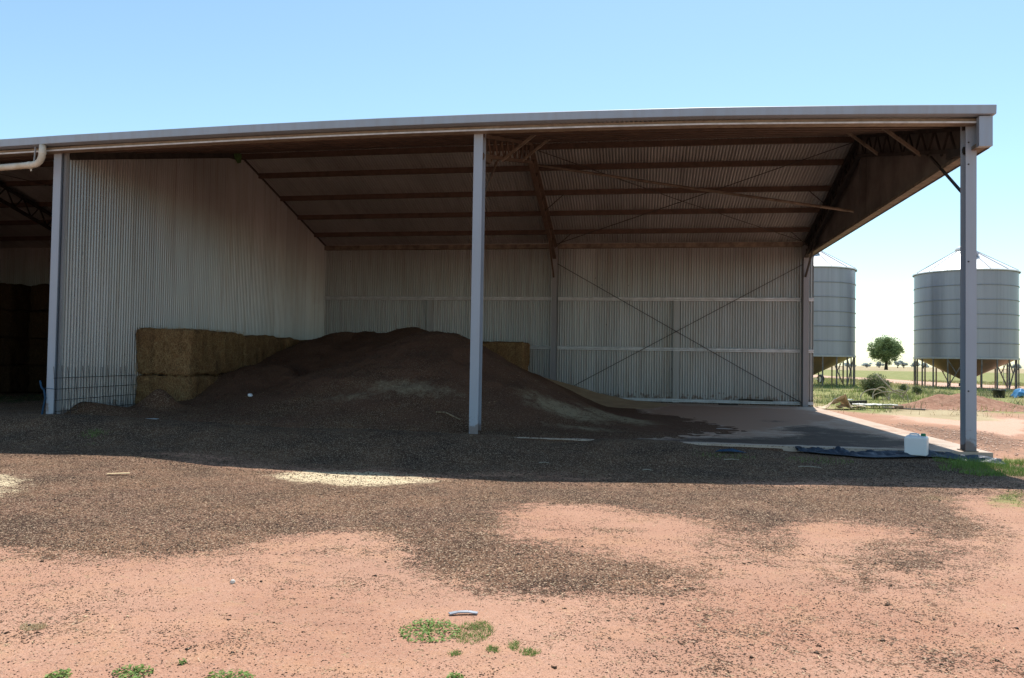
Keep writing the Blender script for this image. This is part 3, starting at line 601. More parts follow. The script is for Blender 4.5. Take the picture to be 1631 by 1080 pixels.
def bale(cx,cy,cz,lx,ly,lz,seed,label,group,rz=0,ns=420,mat='bale',sm='straw'):
    root=empty('straw_bale',(cx,cy,cz-lz/2),rz); tag(root,label,'straw bale',group)
    st=.055; V={};vs=[];F=[]
    nX,nY,nZ=[max(2,int(l/st)) for l in (lx,ly,lz)]
    def vid(i,j,k):
        key=(i,j,k)
        if key not in V:
            p=np.array([(i/nX-.5)*lx,(j/nY-.5)*ly,(k/nZ)*lz]); q=p.copy()
            V[key]=len(vs); vs.append(q)
        return V[key]
    for i in range(nX):
        for j in range(nY):
            for k,s in ((0,1),(nZ,0)):
                q=[vid(i,j,k),vid(i+1,j,k),vid(i+1,j+1,k),vid(i,j+1,k)]; F.append(q[::-1] if s else q)
    for i in range(nX):
        for k in range(nZ):
            for j,s in ((0,0),(nY,1)):
                q=[vid(i,j,k),vid(i+1,j,k),vid(i+1,j,k+1),vid(i,j,k+1)]; F.append(q[::-1] if s else q)
    for j in range(nY):
        for k in range(nZ):
            for i,s in ((0,1),(nX,0)):
                q=[vid(i,j,k),vid(i,j+1,k),vid(i,j+1,k+1),vid(i,j,k+1)]; F.append(q[::-1] if s else q)
    A=np.array(vs); c=np.array([0,0,lz/2]); h=np.array([lx,ly,lz])/2
    D=A-c; r=.07; inner=np.clip(D,-(h-r),h-r); o=D-inner; ln=np.linalg.norm(o,axis=1,keepdims=True)+1e-9
    D=inner+o/ln*r
    nrm=o/ln
    dsp=fbm(D[:,0]*1+D[:,1]*1.3+seed*3.1,D[:,2]+D[:,1]*.7,2.2,3,seed)*.085+fbm(D[:,0]*3+D[:,1]*2.3+seed,D[:,2]*3-D[:,0],6,2,seed+5)*.022
    A=D+c+nrm*dsp[:,None]
    raw('straw_block',A,np.array(F),M[mat],root,smooth=True)
    if ns: strands(ns,(-lx/2,lx/2,-ly/2,ly/2,.02,lz),seed,sm,'loose_straw',root)
    return root
GW='square straw bales stacked along the dividing wall'
bale(-7.50,3.52,1.38,1.33,2.33,1.0,1,'nearest upper straw bale of the row against the dividing wall',GW,ns=2200)
bale(-7.54,5.98,1.36,1.30,2.30,.95,2,'second upper straw bale along the dividing wall, behind the nearest one',GW)
bale(-7.56,8.45,1.34,1.28,2.40,.96,3,'farthest upper straw bale along the dividing wall, half buried by the heap',GW)
bale(-7.50,3.54,.37,1.36,2.34,.97,4,'nearest lower straw bale of the wall row, its foot buried in manure',GW,ns=1600)
bale(-7.52,5.98,.36,1.30,2.36,.97,5,'second lower straw bale along the dividing wall, mostly buried by manure',GW)
GB='square straw bales stacked along the back wall'
bale(-2.0,11.95,1.40,2.35,1.25,.98,6,'upper straw bale at the right end of the back wall row, beside the middle post',GB,ns=500)
bale(-2.02,11.95,.42,2.35,1.25,.96,7,'lower straw bale at the right end of the back wall row, under the upper one',GB)
bale(-4.45,11.97,1.38,2.38,1.25,.96,8,'inner upper straw bale of the back wall row, hidden mostly by the heap peak',GB)
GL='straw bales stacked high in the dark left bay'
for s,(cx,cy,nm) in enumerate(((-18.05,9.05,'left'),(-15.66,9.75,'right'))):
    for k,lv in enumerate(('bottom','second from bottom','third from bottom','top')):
        bale(cx+(.05,-.03,.04,-.02)[k],cy+(.0,.06,-.03,.05)[k],.46+.88*k,2.34,1.25,.87,20+s*4+k,f'{lv} shade-toned straw bale of the {nm} stack in the far left bay',GL,ns=150,mat='bale_shade_tone',sm='straw_shade_tone')
# ------------------------------------------------------------------ silos
def silo(loc,label,rz):
    root=empty('grain_silo',loc,rz); tag(root,label,'silo','steel grain silos beyond the shed')
    R=3.27; z0=2.2; z1=8.2; n=6; prof=[]
    for k in range(n):
        a=z0+(z1-z0)*k/n; b=z0+(z1-z0)*(k+1)/n
        prof+= [(R,a),(R,b-.09),(R+.035,b-.06),(R+.035,b-.02),(R,b)]
    MB().lathe(prof,72).build('barrel',M['silo_barrel'],root,smooth=False)
    seam=MB()
    for k in range(n):
        b=z0+(z1-z0)*(k+1)/n; seam.lathe([(R+.005,b-.075),(R+.04,b-.075),(R+.04,b-.052),(R+.005,b-.052)],72)
    seam.build('seam_ring',M['silo_seam'],root)
    rf=MB().lathe([(R+.12,z1-.05),(R+.12,z1+.02),(.55,z1+1.72),(.42,z1+1.80)],48).build('roof',M['silo_roof'],root,smooth=False)
    ribs=MB()
    for k in range(16):
        t=2*math.pi*k/16; ribs.bar(((R+.1)*math.cos(t),(R+.1)*math.sin(t),z1+.05),(.5*math.cos(t),.5*math.sin(t),z1+1.78),.035,.03)
    ribs.build('roof_rib',M['trim'],rf)
    cp=MB().lathe([(.62,z1+1.72),(.66,z1+1.80),(.60,z1+1.92),(.3,z1+2.05),(0.01,z1+2.08)],24).build('cap',M['silo_roof'],rf)
    h=MB().lathe([(.5,0),(.52,.12),(.3,.2),(.01,.22)],20).build('hatch',M['silo_barrel'],rf); h.location=(1.35*math.cos(4.5),1.35*math.sin(4.5),z1+1.33); h.rotation_euler=(R_(25),0,0)
    MB().lathe([(R-.02,z0),(R+.05,z0-.02),(R+.05,z0-.14),(R-.02,z0-.14)],72).build('ring_beam',M['trim'],root)
    MB().lathe([(R-.03,z0-.05),(.28,.62),(.28,.30)],64).build('hopper',M['silo_cone'],root,smooth=True)
    MB().box(-.3,.3,-.3,.3,.12,.36).build('outlet',M['dark_steel'],root,bevel=.02)
    N=20
    for k in range(N):
        t=2*math.pi*(k+.5)/N; x=(R-.02)*math.cos(t); y=(R-.02)*math.sin(t)
        l=MB(); l.bar((x,y,z0-.1),(x,y,-.02),.075,.075,up=(math.cos(t),math.sin(t),0)); l.box(x-.10,x+.10,y-.10,y+.10,-.03,.03)
        l.build('leg',M['silo_leg'],root)
        if k%4==0:
            t2=2*math.pi*(k+1.5)/N; x2=(R-.02)*math.cos(t2); y2=(R-.02)*math.sin(t2)
            MB().bar((x,y,.1),(x2,y2,z0-.2),.06,.06).build('brace',M['silo_leg'],root)
            MB().bar((x,y,z0-.2),((x+x2)/2,(y+y2)/2,z0/2),.05,.05).build('brace',M['silo_leg'],root)
    # ladder and its cage on the barrel
    ld=MB(); t=.25
    for s in (-.2,.2):
        x=(R+.12)*math.cos(t)-s*math.sin(t); y=(R+.12)*math.sin(t)+s*math.cos(t); ld.bar((x,y,.3),(x,y,z1+.2),.03,.03)
    for k in range(26):
        z=.5+k*.3; a=[((R+.12)*math.cos(t)-s*math.sin(t),(R+.12)*math.sin(t)+s*math.cos(t),z) for s in (-.2,.2)]; ld.bar(a[0],a[1],.02,.02)
    ld.build('ladder',M['trim'],root)
    return root
R_=R
silo((25.92,47.29,-.15),'grey steel silo on legs seen behind the right front post, fully visible',.1)
silo((14.6,45.43,-.15),'grey steel silo on legs partly hidden behind the right end of the shed back wall',.3)
# wheel under the left silo
w=empty('auger_wheel',(16.86,51.0,.22),R(20)); tag(w,'black rubber wheel of an auger standing under the left silo','wheel')
a=MB(); a.lathe([(.22,-.1),(.34,-.11),(.38,-.06),(.38,.06),(.34,.11),(.22,.1),(.22,-.1)],28); a.build('tyre',M['rubber'],w,smooth=True,rot=(0,R(90),0))
a=MB(); a.lathe([(.22,-.06),(.1,-.03),(.01,-.03)],20); a.lathe([(.22,.06),(.1,.03),(.01,.03)],20); a.tube([(0,0,-.5),(0,0,.1)],.03,8); a.build('rim',M['white_sheet'],w,rot=(0,R(90),0))
# ------------------------------------------------------------------ vegetation
def leafcloud(clumps,n,size,seed,aspect=.45):
    """clumps: list of (cx,cy,cz,rx,ry,rz); leaf quads scattered, denser near the surface"""
    r=np.random.default_rng(seed); C=np.array(clumps); vol=(C[:,3]*C[:,4]*C[:,5])**.75; w=vol/vol.sum()
    k=r.choice(len(C),n,p=w); d=r.normal(size=(n,3)); d/=np.linalg.norm(d,axis=1,keepdims=True)
    rad=r.random(n)**.35*(1+.10*r.normal(size=n))
    P=C[k,:3]+d*rad[:,None]*C[k,3:]
    nn=d+r.normal(size=(n,3))*.8; nn/=np.linalg.norm(nn,axis=1,keepdims=True)
    a=np.cross(nn,r.normal(size=(n,3))); a/=np.linalg.norm(a,axis=1,keepdims=True); b=np.cross(nn,a)
    s=size*r.uniform(.5,1.3,size=n)[:,None]
    V=np.stack([P-a*s,P-b*s*aspect,P+a*s,P+b*s*aspect],1).reshape(-1,3)
    return V,np.arange(4*n).reshape(n,4)
def clumps_in(cx,cy,cz,rx,ry,rz,n,frac,seed,flat=.8,qm=(.2,.78)):
    r=np.random.default_rng(seed); out=[]
    for i in range(n):
        d=r.normal(size=3); d/=np.linalg.norm(d); q=r.uniform(*qm)
        f=frac*r.uniform(.6,1.3)
        out.append((cx+d[0]*rx*q,cy+d[1]*ry*q,cz+d[2]*rz*q,rx*f,ry*f,rz*f*flat))
    return out
def tree(name,x,y,H,rx,rz,cz,n,size,seed,label,group=None,mat='tree_leaf',trunk=.3,ncl=26,frac=.30,qm=(.2,.78)):
    zb=float(zg(np.array([x]),np.array([y]))[0]); root=empty(name,(x,y,zb)); tag(root,label,'tree',group)
    tr=MB(); r=random.Random(seed)
    tr.tube([(0,0,-.2),(.1*trunk,0,cz*.3),(.5*trunk,.2,cz*.75),(.3,.1,cz)],trunk,8,rr=[trunk*1.25,trunk,trunk*.75,trunk*.4])
    for k in range(9):
        t=k*2.4; zz=cz*(.45+.05*k); tr.tube([(.3*trunk,.1,zz),(rx*.3*math.cos(t),rx*.3*math.sin(t),zz+rz*.28),(rx*.68*math.cos(t),rx*.68*math.sin(t),zz+rz*.55)],.1,6,rr=[trunk*.45,trunk*.28,trunk*.08])
    tr.build('trunk',M['bark'],root,smooth=True)
    cl=clumps_in(0,0,cz,rx,rx,rz,ncl,frac,seed,qm=qm)
    if ncl>100: cl.append((0,0,cz,rx*.93,rx*.93,rz*.93))
    V,F=leafcloud(cl,n,size,seed)
    raw('crown',V,F,M[mat],root)
    return root
tree('paddock_tree',105.7,338,15,7.4,6.6,8.5,30000,.33,3,'lone round green tree standing in the paddock between the two silos',trunk=.62,ncl=170,frac=.20,qm=(.1,.9))
for i,(x,y,h,s) in enumerate([(231.5,734,7,5),(240,745,8,6),(247,736,7,5.5),(255,740,6,5),(333,751,7,6),(342,760,6,6),(204,729,5,6),(190,735,4.4,7),(176,742,4.2,6),(218,742,5.5,5),(300,745,6,8)]):
    tree('distant_tree',x,y,h,s,h*.42,h*.55,700,.9,40+i,'haze-tinted grey green tree low on the far horizon beyond the paddock','trees low on the far horizon',mat='haze_leaf',trunk=.4,ncl=9)
def bush(x,y,rx,rz,n,size,seed,label,grp=None):
    zb=float(zg(np.array([x]),np.array([y]))[0]); root=empty('bush',(x,y,zb)); tag(root,label,'bush',grp)
    V,F=leafcloud(clumps_in(0,0,rz*.85,rx*.9,rx*.8,rz*.95,16,.42,seed),n,size,seed,.35)
    V[:,2]=np.maximum(V[:,2],.01); raw('foliage',V,F,M['bush_leaf'],root)
    st=MB()
    for k in range(9):
        t=k*2.4; st.tube([(.03*math.cos(t),.03*math.sin(t),-.03),(rx*.35*math.cos(t),rx*.35*math.sin(t),rz*.8),(rx*.6*math.cos(t),rx*.6*math.sin(t),rz*1.3)],.02,5,rr=[.025,.015,.006])
    st.build('stem',M['bark'],root)
bush(13.35,24.1,.80,.60,9000,.045,1,'rounded grey green bush behind the white sheet and hose')
bush(17.5,33.9,.30,.28,1500,.045,2,'small dark bush just right of the large rounded bush','small bushes by the silo')
bush(17.25,30.6,.36,.30,1800,.045,3,'small bush left of the red dirt mound, nearest the right silo','small bushes by the silo')
def blades(name,P,hmin,hmax,w,mat,seed,label=None,lean=.35,kind='stuff',parent=None,cat='grass'):
    r=np.random.default_rng(seed); n=len(P); a=r.uniform(0,2*np.pi,n); d=np.stack([np.cos(a),np.sin(a),0*a],-1)
    h=r.uniform(hmin,hmax,n)*(.6+.4*r.random(n)); ln=r.normal(size=(n,2))*lean*h[:,None]
    ww=np.asarray(w)*np.ones(n); tip=P.copy(); tip[:,2]+=h; tip[:,:2]+=ln
    V=np.stack([P-d*ww[:,None]/2,P+d*ww[:,None]/2,tip],1).reshape(-1,3)
    o=raw(name,V,np.arange(3*n).reshape(n,3),M[mat],parent)
    if label: tag(o,label,cat,kind=kind)
    return o
def scatter(n,x0,x1,y0,y1,seed,mask=None,clump=0):
    r=np.random.default_rng(seed); x=r.uniform(x0,x1,n); y=r.uniform(y0,y1,n)
    if clump: 
        k=fbm(x,y,clump,2,seed); keep=k>-.05+.25*r.random(n)-.1; x,y=x[keep],y[keep]
    if mask is not None:
        keep=mask(x,y)>r.random(len(x)); x,y=x[keep],y[keep]
    return np.stack([x,y,zg(x,y)],-1)
inm=lambda ch,arr: (lambda x,y: lookup(arr[...,ch],x,y))
P=scatter(45000,8.6,40,11,75,1,inm(1,mA),.5)
dist=(P[:,1]+13)/40; blades('grass',P,.10,.34,.010+.014*dist,'grass_blade',2,'green and olive grass growing over the yard around the silos')
P=scatter(60000,8.6,40,12,80,3,lambda x,y:.5*(1-lookup(mB[...,1],x,y))*(1-lookup(mB[...,2],x,y)),.35)
P=P[(P[:,1]>12)]
blades('dry_grass',P,.10,.36,.012+.010*((P[:,1]+13)/40),'dry_blade',4,'straw coloured dry grass mixed through the yard beyond the shed')
P=scatter(60000,8.8,26,13,42,21,lambda x,y:lookup(mA[...,1],x,y)*(1-lookup(mB[...,1],x,y)),.9)
P=P[fbm(P[:,0],P[:,1],1.3,2,90)>.22]
blades('weeds',P,.15,.42,.022,'bush_leaf',22,'olive green weeds standing in clumps between the slab and the silos',lean=.5)
P=scatter(26000,6.9,11,-2.2,1.2,5,lambda x,y: inpoly(x,y,POLY['green'][2]).astype(float)*(y<sstep(0,1,x-8.3)*2-.15),2)
blades('grass',P,.05,.16,.006,'grass_lush',6,'lush green grass growing against the slab corner under the right post')
P=scatter(5000,6.8,8.2,-4.4,-3.1,7,inm(1,mA),5)
blades('grass',P,.02,.05,.004,'grass_lush',8,'thin green grass patch on the soil at the right edge in front of the shed')
P=scatter(5000,-6.7,-5.7,-2.1,-1.2,9,inm(1,mA),5)
blades('grass',P,.02,.06,.004,'grass_lush',10,'faint green grass patch in the shade at the left')
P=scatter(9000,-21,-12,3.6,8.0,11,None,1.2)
blades('grass',P,.03,.08,.010,'grass_shade_tone',12,'green grass on the shaded floor of the far left bay')
P=scatter(1600,3.0,7.0,-1.5,-.6,13,lambda x,y:(np.hypot((x-4.1)/.5,(y+1.05)/.25)<1)|(np.hypot((x-5.5)/.5,(y+1.0)/.25)<1),0)
blades('grass',P,.02,.07,.005,'grass_lush',14,'sparse dark grass in the shade in front of the slab edge')
# creeping weeds in the foreground
def weed(cx,cy,rx,ry,n,size,seed,label,grassy=False,mat='weed_leaf'):
    root=empty('creeping_weed' if not grassy else 'grass_tuft',(cx,cy,float(zg(np.array([cx]),np.array([cy]))[0]))); tag(root,label,'weed' if not grassy else 'grass tuft','green weeds in the foreground')
    r=np.random.default_rng(seed); a=r.uniform(0,2*np.pi,n); q=np.sqrt(r.random(n))*(.75+.4*noise(np.cos(a)*2+seed,np.sin(a)*2,seed)+.2)
    x=q*np.cos(a)*rx; y=q*np.sin(a)*ry; z=.004+r.random(n)*.028*(1-.6*q)
    P=np.stack([x,y,z],-1)
    if grassy:
        P[:,2]=0; P=np.repeat(P,3,axis=0)+r.normal(size=(3*n,3))*[.006,.006,0]; blades('blade_clump',P,.006,.026,.0035,mat,seed,parent=root,lean=.8)
    else:
        nn=np.stack([r.normal(size=n)*.5,r.normal(size=n)*.5,np.ones(n)],-1); nn/=np.linalg.norm(nn,axis=1,keepdims=True)
        t=np.cross(nn,r.normal(size=(n,3))); t/=np.linalg.norm(t,axis=1,keepdims=True); b=np.cross(nn,t); s=size*r.uniform(.6,1.3,n)[:,None]
        V=np.stack([P-t*s,P-t*s*.3-b*s*.5,P+t*s*.6-b*s*.42,P+t*s,P+t*s*.6+b*s*.42,P-t*s*.3+b*s*.5],1).reshape(-1,3)
        raw('leaves',V,np.arange(6*n).reshape(n,6),M[mat],root)
        st=MB()
        for k in range(10): t=k*.63; st.tube([(0,0,.005),(rx*.5*math.cos(t),ry*.5*math.sin(t),.012),(rx*.95*math.cos(t+.1),ry*.95*math.sin(t+.1),.006)],.002,4)
        st.build('runner',M['weed_leaf'],root)
weed(1.73,-9.13,.155,.20,560,.009,1,'largest creeping weed with small round leaves below the grey strip')
weed(1.97,-9.08,.10,.18,420,.009,2,'fine grassy tuft touching the right side of the largest weed',True)
weed(2.22,-9.26,.028,.07,70,.008,3,'tiny green tuft right of the largest weed, the nearer of two',True)
weed(2.12,-9.33,.03,.05,60,.008,4,'tiny pale tuft below and right of the largest weed',True)
weed(2.31,-9.34,.05,.05,90,.008,5,'small low tuft farthest right of the foreground weeds',True)
weed(1.94,-9.43,.03,.03,40,.008,9,'faint tiny tuft just under the largest weed',True)
weed(.54,-9.97,.095,.08,160,.009,6,'creeping weed at the bottom edge, left of centre')
weed(1.02,-9.96,.13,.10,220,.009,7,'creeping weed cut by the bottom edge between the left weed and the strip')
weed(.24,-10.08,.06,.06,90,.009,8,'leafy weed at the bottom edge, farthest left')
weed(2.02,-9.76,.05,.07,110,.010,10,'bright weed at the bottom edge below the largest weed')
weed(.70,-9.83,.018,.02,24,.008,11,'tiny weed sprig right of the left creeping weed')
weed(-.38,-9.52,.07,.05,160,.009,12,'dry brown tuft lying on bare soil at the lower left',True,'dry_blade')
# ------------------------------------------------------------------ crumbs of manure, chaff and grit on the ground
def tetras(P,size,mat,name,label,seed,flat=.6,elong=1.5):
    r=np.random.default_rng(seed); n=len(P); base=np.array([[1,0,-.3],[-.5,.87,-.3],[-.5,-.87,-.3],[0,0,.8]])
    q=r.normal(size=(n,4,3))*.22+base; s=size[:,None,None]
    a=r.uniform(0,2*np.pi,n); c,sn=np.cos(a),np.sin(a); q[:,:,0]*=elong
    x=q[:,:,0]*c[:,None]-q[:,:,1]*sn[:,None]; y=q[:,:,0]*sn[:,None]+q[:,:,1]*c[:,None]; q=np.stack([x,y,q[:,:,2]*flat],-1)
    V=(P[:,None,:]+q*s).reshape(-1,3); I=np.arange(n)[:,None]*4
    F=np.concatenate([I+np.array([0,2,1]),I+np.array([0,1,3]),I+np.array([1,2,3]),I+np.array([2,0,3])],0)
    o=raw(name,V,F,M[mat]); tag(o,label,'debris',kind='stuff'); return o
def wedge(n,seed,y0=-10.45,y1=-2.6,pw=1.6):
    r=np.random.default_rng(seed); y=y0+(y1-y0)*r.random(n)**pw; d=y+13.3
    xl=2.85-.98*d-.4; xr=2.85+.53*d+.25
    x=xl+(xr-xl)*r.random(n); return x,y,r
x,y,r=wedge(230000,31); m_=lookup(mA[...,0],x,y); nz=fbm(x,y,2.5,4,71)
keep=(r.random(len(x))< np.clip(.13+.25*(nz>.08)+m_*.9+(m_>.1)*.3*(nz>-.1),0,1)); x,y=x[keep],y[keep]; m_=m_[keep]
sz=(.0016+.0042*r.random(len(x))**1.6)*(1+.4*(m_>.5)); P=np.stack([x,y,zg(x,y)+sz*.25],-1)
tetras(P,sz,'crumb','manure_crumbs','dark crumbs of dry manure scattered over the bare soil',1)
x,y,r=wedge(40000,32,pw=1.3); m_=lookup(mA[...,0],x,y); s_=lookup(mA[...,2],x,y); keep=r.random(len(x))<np.clip(.06+.3*m_+.9*s_,0,1); x,y=x[keep],y[keep]
sz=r.uniform(.002,.0052,len(x))*np.where(r.random(len(x))<.03,2.,1); P=np.stack([x,y,zg(x,y)+.005],-1)
tetras(P,sz,'chaff','chaff','pale flecks of chaff scattered over the manure and soil',2,.35,2.0)
x,y,r=wedge(5200,36,pw=1.2); m_=lookup(mA[...,0],x,y); keep=r.random(len(x))<np.clip(.08+m_,0,1); x,y=x[keep],y[keep]
sz=.005+.010*r.random(len(x))**4; tetras(np.stack([x,y,zg(x,y)+sz*.3],-1),sz,'crumb','manure_lumps','larger dark lumps of manure lying among the crumbs',7)
x,y,r=wedge(2200,37,pw=1.1); m_=lookup(mA[...,0],x,y); keep=r.random(len(x))<np.clip(.1+m_,0,1); x,y=x[keep],y[keep]; n=len(x)
P=np.stack([x,y,zg(x,y)+.008],-1); a=r.uniform(0,6.28,n); l=.008+.028*r.random(n)**2; d=np.stack([np.cos(a)*l,np.sin(a)*l,r.normal(size=n)*.004],-1); s_=np.stack([-np.sin(a),np.cos(a),0*a],-1)*.0012
tag(raw('straw_wisps',np.stack([P-d-s_,P-d+s_,P+d+s_,P+d-s_],1).reshape(-1,3),np.arange(4*n).reshape(n,4),M['chaff']),'short pale wisps of straw strewn over the yard',kind='stuff')
x,y,r=wedge(30000,33); sz=r.uniform(.0015,.004,len(x)); tetras(np.stack([x,y,zg(x,y)+sz*.2],-1),sz,'soil_grit','soil_grit','fine pinkish grit on the bare soil',3)
# chaff and clods on the shaded manure
r=np.random.default_rng(5); n=26000; x=r.uniform(-12,7.5,n); y=r.uniform(-3.6,3.5,n); z=np.where(y>-.3,np.maximum(heapz(x,y),np.where(x<-8.3,-1,0)),zg(x,y)); keep=(z>-.3)&~((y>-.1)&((x>2.6)|(x<-8.1))); x,y,z=x[keep],y[keep],z[keep]
tetras(np.stack([x,y,z+.004],-1),r.uniform(.005,.014,len(x)),'crumb','manure_clods','dark clods of manure on the shaded ground and the foot of the heap',4)
n=1700; x=r.uniform(-11,6,n); y=r.uniform(-3.5,4.5,n); z=np.where(y>-.3,heapz(x,y),zg(x,y)); keep=~((y>-.1)&((x>2.6)|(x<-8.1))); x,y,z=x[keep],y[keep],z[keep]
tetras(np.stack([x,y,z+.01],-1),r.uniform(.003,.008,len(x)),'chaff','straw_bits','pale bits of straw on the shaded manure',5,.3,3.2)
n=5000; x=r.uniform(-7.4,-1,n); y=r.uniform(2,9,n); z=heapz(x,y); tetras(np.stack([x,y,z+.01],-1),r.uniform(.008,.022,n),'crumb','heap_clods','dark lumps on the slopes of the manure heap',6)
# ------------------------------------------------------------------ loose things
def gz(x,y): return float(zg(np.array([x]),np.array([y]))[0])
# jerrycan
jc=empty('jerrycan',(7.10,-.30,-.045),R(-24)); tag(jc,'white plastic jerrycan with a green cap in front of the slab near the right post','jerrycan')
b=MB(); w,d,h=.155,.13,.30
b.add([(-w,-d,0),(w,-d,0),(w,d,0),(-w,d,0),(-w-.004,-d,.27),(w+.004,-d,.27),(w+.004,d,.27),(-w-.004,d,.27),(-w+.03,-d+.03,h),(w-.03,-d+.03,h),(w-.03,d-.03,h),(-w+.03,d-.03,h)],
 [(3,2,1,0),(0,1,5,4),(1,2,6,5),(2,3,7,6),(3,0,4,7),(4,5,9,8),(5,6,10,9),(6,7,11,10),(7,4,8,11),(8,9,10,11)])
b.build('body',M['white_plastic'],jc,bevel=.014)
MB().tube([(-.09,0,h-.005),(-.085,0,h+.018),(-.05,0,h+.024),(.0,0,h+.024),(.03,0,h+.018),(.035,0,h-.005)],.013,8).build('handle',M['white_plastic'],jc,smooth=True)
MB().lathe([(.034,h-.005),(.036,h+.03),(.03,h+.04),(.001,h+.04)],16,c=(.10,-.05,0)).build('cap',M['green_cap'],jc)
# dark plastic sheet along the slab edge
n=110; m=16; V=[]
for i in range(n):
    u=i/(n-1); x=5.35+u*3.0
    for j in range(m):
        v=j/(m-1); wd=.22+.26*math.sin(math.pi*min(1,u*1.3))**.7*(.7+.3*math.sin(7*u)); yy=-.10-wd*v+.05*math.sin(9*u+1)
        f1=float(fbm(np.array([x*1.5+yy*3]),np.array([yy*7-x]),2.2,3,83)[0]); wr=abs(f1)
        zz=float(zg(np.array([x]),np.array([yy]))[0])+.03+.16*wr*math.sin(math.pi*min(1,v*.9+.1))+.02*math.sin(31*u+5*v)*math.sin(math.pi*v)+(1-v)**3*.06*float(sstep(.3,.6,np.array(u)))
        V.append((x+.02*math.sin(20*v+8*u),yy,zz))
I=np.arange(n*m).reshape(n,m); o=raw('plastic_sheet',np.array(V,dtype=float),np.stack([I[:-1,:-1],I[:-1,1:],I[1:,1:],I[1:,:-1]],-1).reshape(-1,4),M['tarp_plastic'],smooth=True)
o.modifiers.new('s','SOLIDIFY').thickness=.003; tag(o,'crumpled dark blue plastic sheet lying along the front edge of the slab','plastic sheet')
# reinforcing mesh leaning on the dividing wall
ms=MB()
for k in range(13):
    y=-.16+k*.19; ln=.02*math.sin(k*2.1); ms.tube([(-8.0,y,-.02),(-8.05,y+ln*.5,.5),(-8.10,y+ln,1.06+.02*math.sin(k*1.7))],.0055,5)
for z in (.22,.43,.64,.85): ms.tube([(-8.085+(.85-z)*.08,-.17,z-.01),(-8.085+(.85-z)*.08,2.25,z+.01)],.006,5)
tag(ms.build('steel_mesh',M['rod']),'rusty steel reinforcing mesh panel leaning against the dividing wall','mesh panel')
rp=MB(); rp.tube([(-8.50,-.02,.78),(-8.46,-.03,.66),(-8.40,-.03,.6),(-8.37,-.03,.45),(-8.40,-.03,.3),(-8.43,-.03,.13)],.018,6); rp.tube([(-8.40,-.02,.64),(-8.2,-.025,.63)],.006,5)
tag(rp.build('blue_rope',M['blue_rope']),'blue rope hanging at the foot of the left post','rope')
# litter
def strip(name,pts,w,th,mat,label,cat):
    b=MB(); 
    for p,q in zip(pts[:-1],pts[1:]): b.bar(p,q,w,th)
    return tag(b.build(name,M[mat],bevel=.001),label,cat)
zz=gz(1.85,-8.78)+.012
strip('metal_strip',[(1.765,-8.83,zz),(1.81,-8.80,zz+.004),(1.87,-8.785,zz+.005),(1.925,-8.785,zz)],.03,.008,'grey_strip','curved grey strip lying on the pink soil above the largest weed','strip')
o=MB(); 
for k in range(1): o.lathe([(.001,-.012),(.014,-.008),(.018,.002),(.011,.013),(.001,.016)],7)
tag(o.build('white_stone',M['stone_white'],loc=(.22,-8.50,gz(.22,-8.5)+.012),rot=(.3,.2,0)),'small white stone on bare pink soil at the left','stone')
tag(MB().bar((-3.6,-4.62,gz(-3.6,-4.6)+.02),(-3.38,-4.5,gz(-3.4,-4.5)+.025),.05,.008).build('dry_leaf',M['chaff']),'long pale dry leaf on the manure at the left','leaf')
a1=-.62;zz=heapz(np.array([-6.43,-5.9]),np.array([.05,-.3]))
tag(MB().bar((-6.45,.02,.11),(-6.02,.0,.12),.07,.012).build('metal_offcut',M['grey_strip']),'pale metal offcut on the shaded manure left, the farther of two','offcut','pale metal offcuts at the left')
tag(MB().bar((-6.35,-.26,.06),(-6.05,-.28,.07),.06,.012).build('metal_offcut',M['grey_strip']),'pale metal offcut on the shaded manure left, the nearer of two','offcut','pale metal offcuts at the left')
px_,py_=-5.35,2.2; hz=float(heapz(np.array([px_]),np.array([py_]))[0])
tag(MB().lathe([(.001,0),(.05,.005),(.06,.03),(.03,.055),(.001,.06)],7).build('crumpled_bag',M['white_plastic'],loc=(px_,py_,hz),rot=(.4,.3,.5)),'small white crumpled plastic bag on the dark heap at left','bag')
zs=lambda x,y: max(gz(x,y),float(heapz(np.array([x]),np.array([y]))[0])) if y>-.3 else gz(x,y)
st=[(-.90,.85),(-.70,.80),(-.55,.72),(-.38,.62)]
tag(MB().tube([(x,y,zs(x,y)+.03+(.03 if i==1 else 0)) for i,(x,y) in enumerate(st)],.012,6).build('stick',M['stick']),'thin bent stick on the manure beside the foot of the middle post','stick')
for i,(x,y,l,a) in enumerate([(4.1,-1.3,.22,.1),(1.4,-1.9,.14,.3),(5.1,-1.6,.3,-.15),(2.9,-2.2,.12,.2)]):
    z=gz(x,y)+.012; tag(MB().tube([(x,y,z),(x+l*.5,y+l*.5*a,z+.01),(x+l,y+l*a,z)],.006,5).build('stick',M['pale_branch']),['pale stick in the shade in front of the slab, upper','short pale stick in the shade right of the middle post','long pale stick in the shade nearest the sunny edge','tiny pale stick low in the shade near the sunlight line'][i],'stick','pale sticks on the shaded ground')
o=MB(); o.add([(4.02,-.75,gz(4.02,-.75)+.02),(4.25,-.8,gz(4.2,-.8)+.04),(4.5,-.7,gz(4.5,-.7)+.02),(4.3,-.62,gz(4.3,-.6)+.05),(4.1,-.66,gz(4.1,-.6)+.03)],[(0,1,2,3,4)])
o=o.build('blue_scrap',M['blue_rope']); o.modifiers.new('s','SOLIDIFY').thickness=.004; tag(o,'small scrap of blue plastic in the shade in front of the slab edge','scrap')
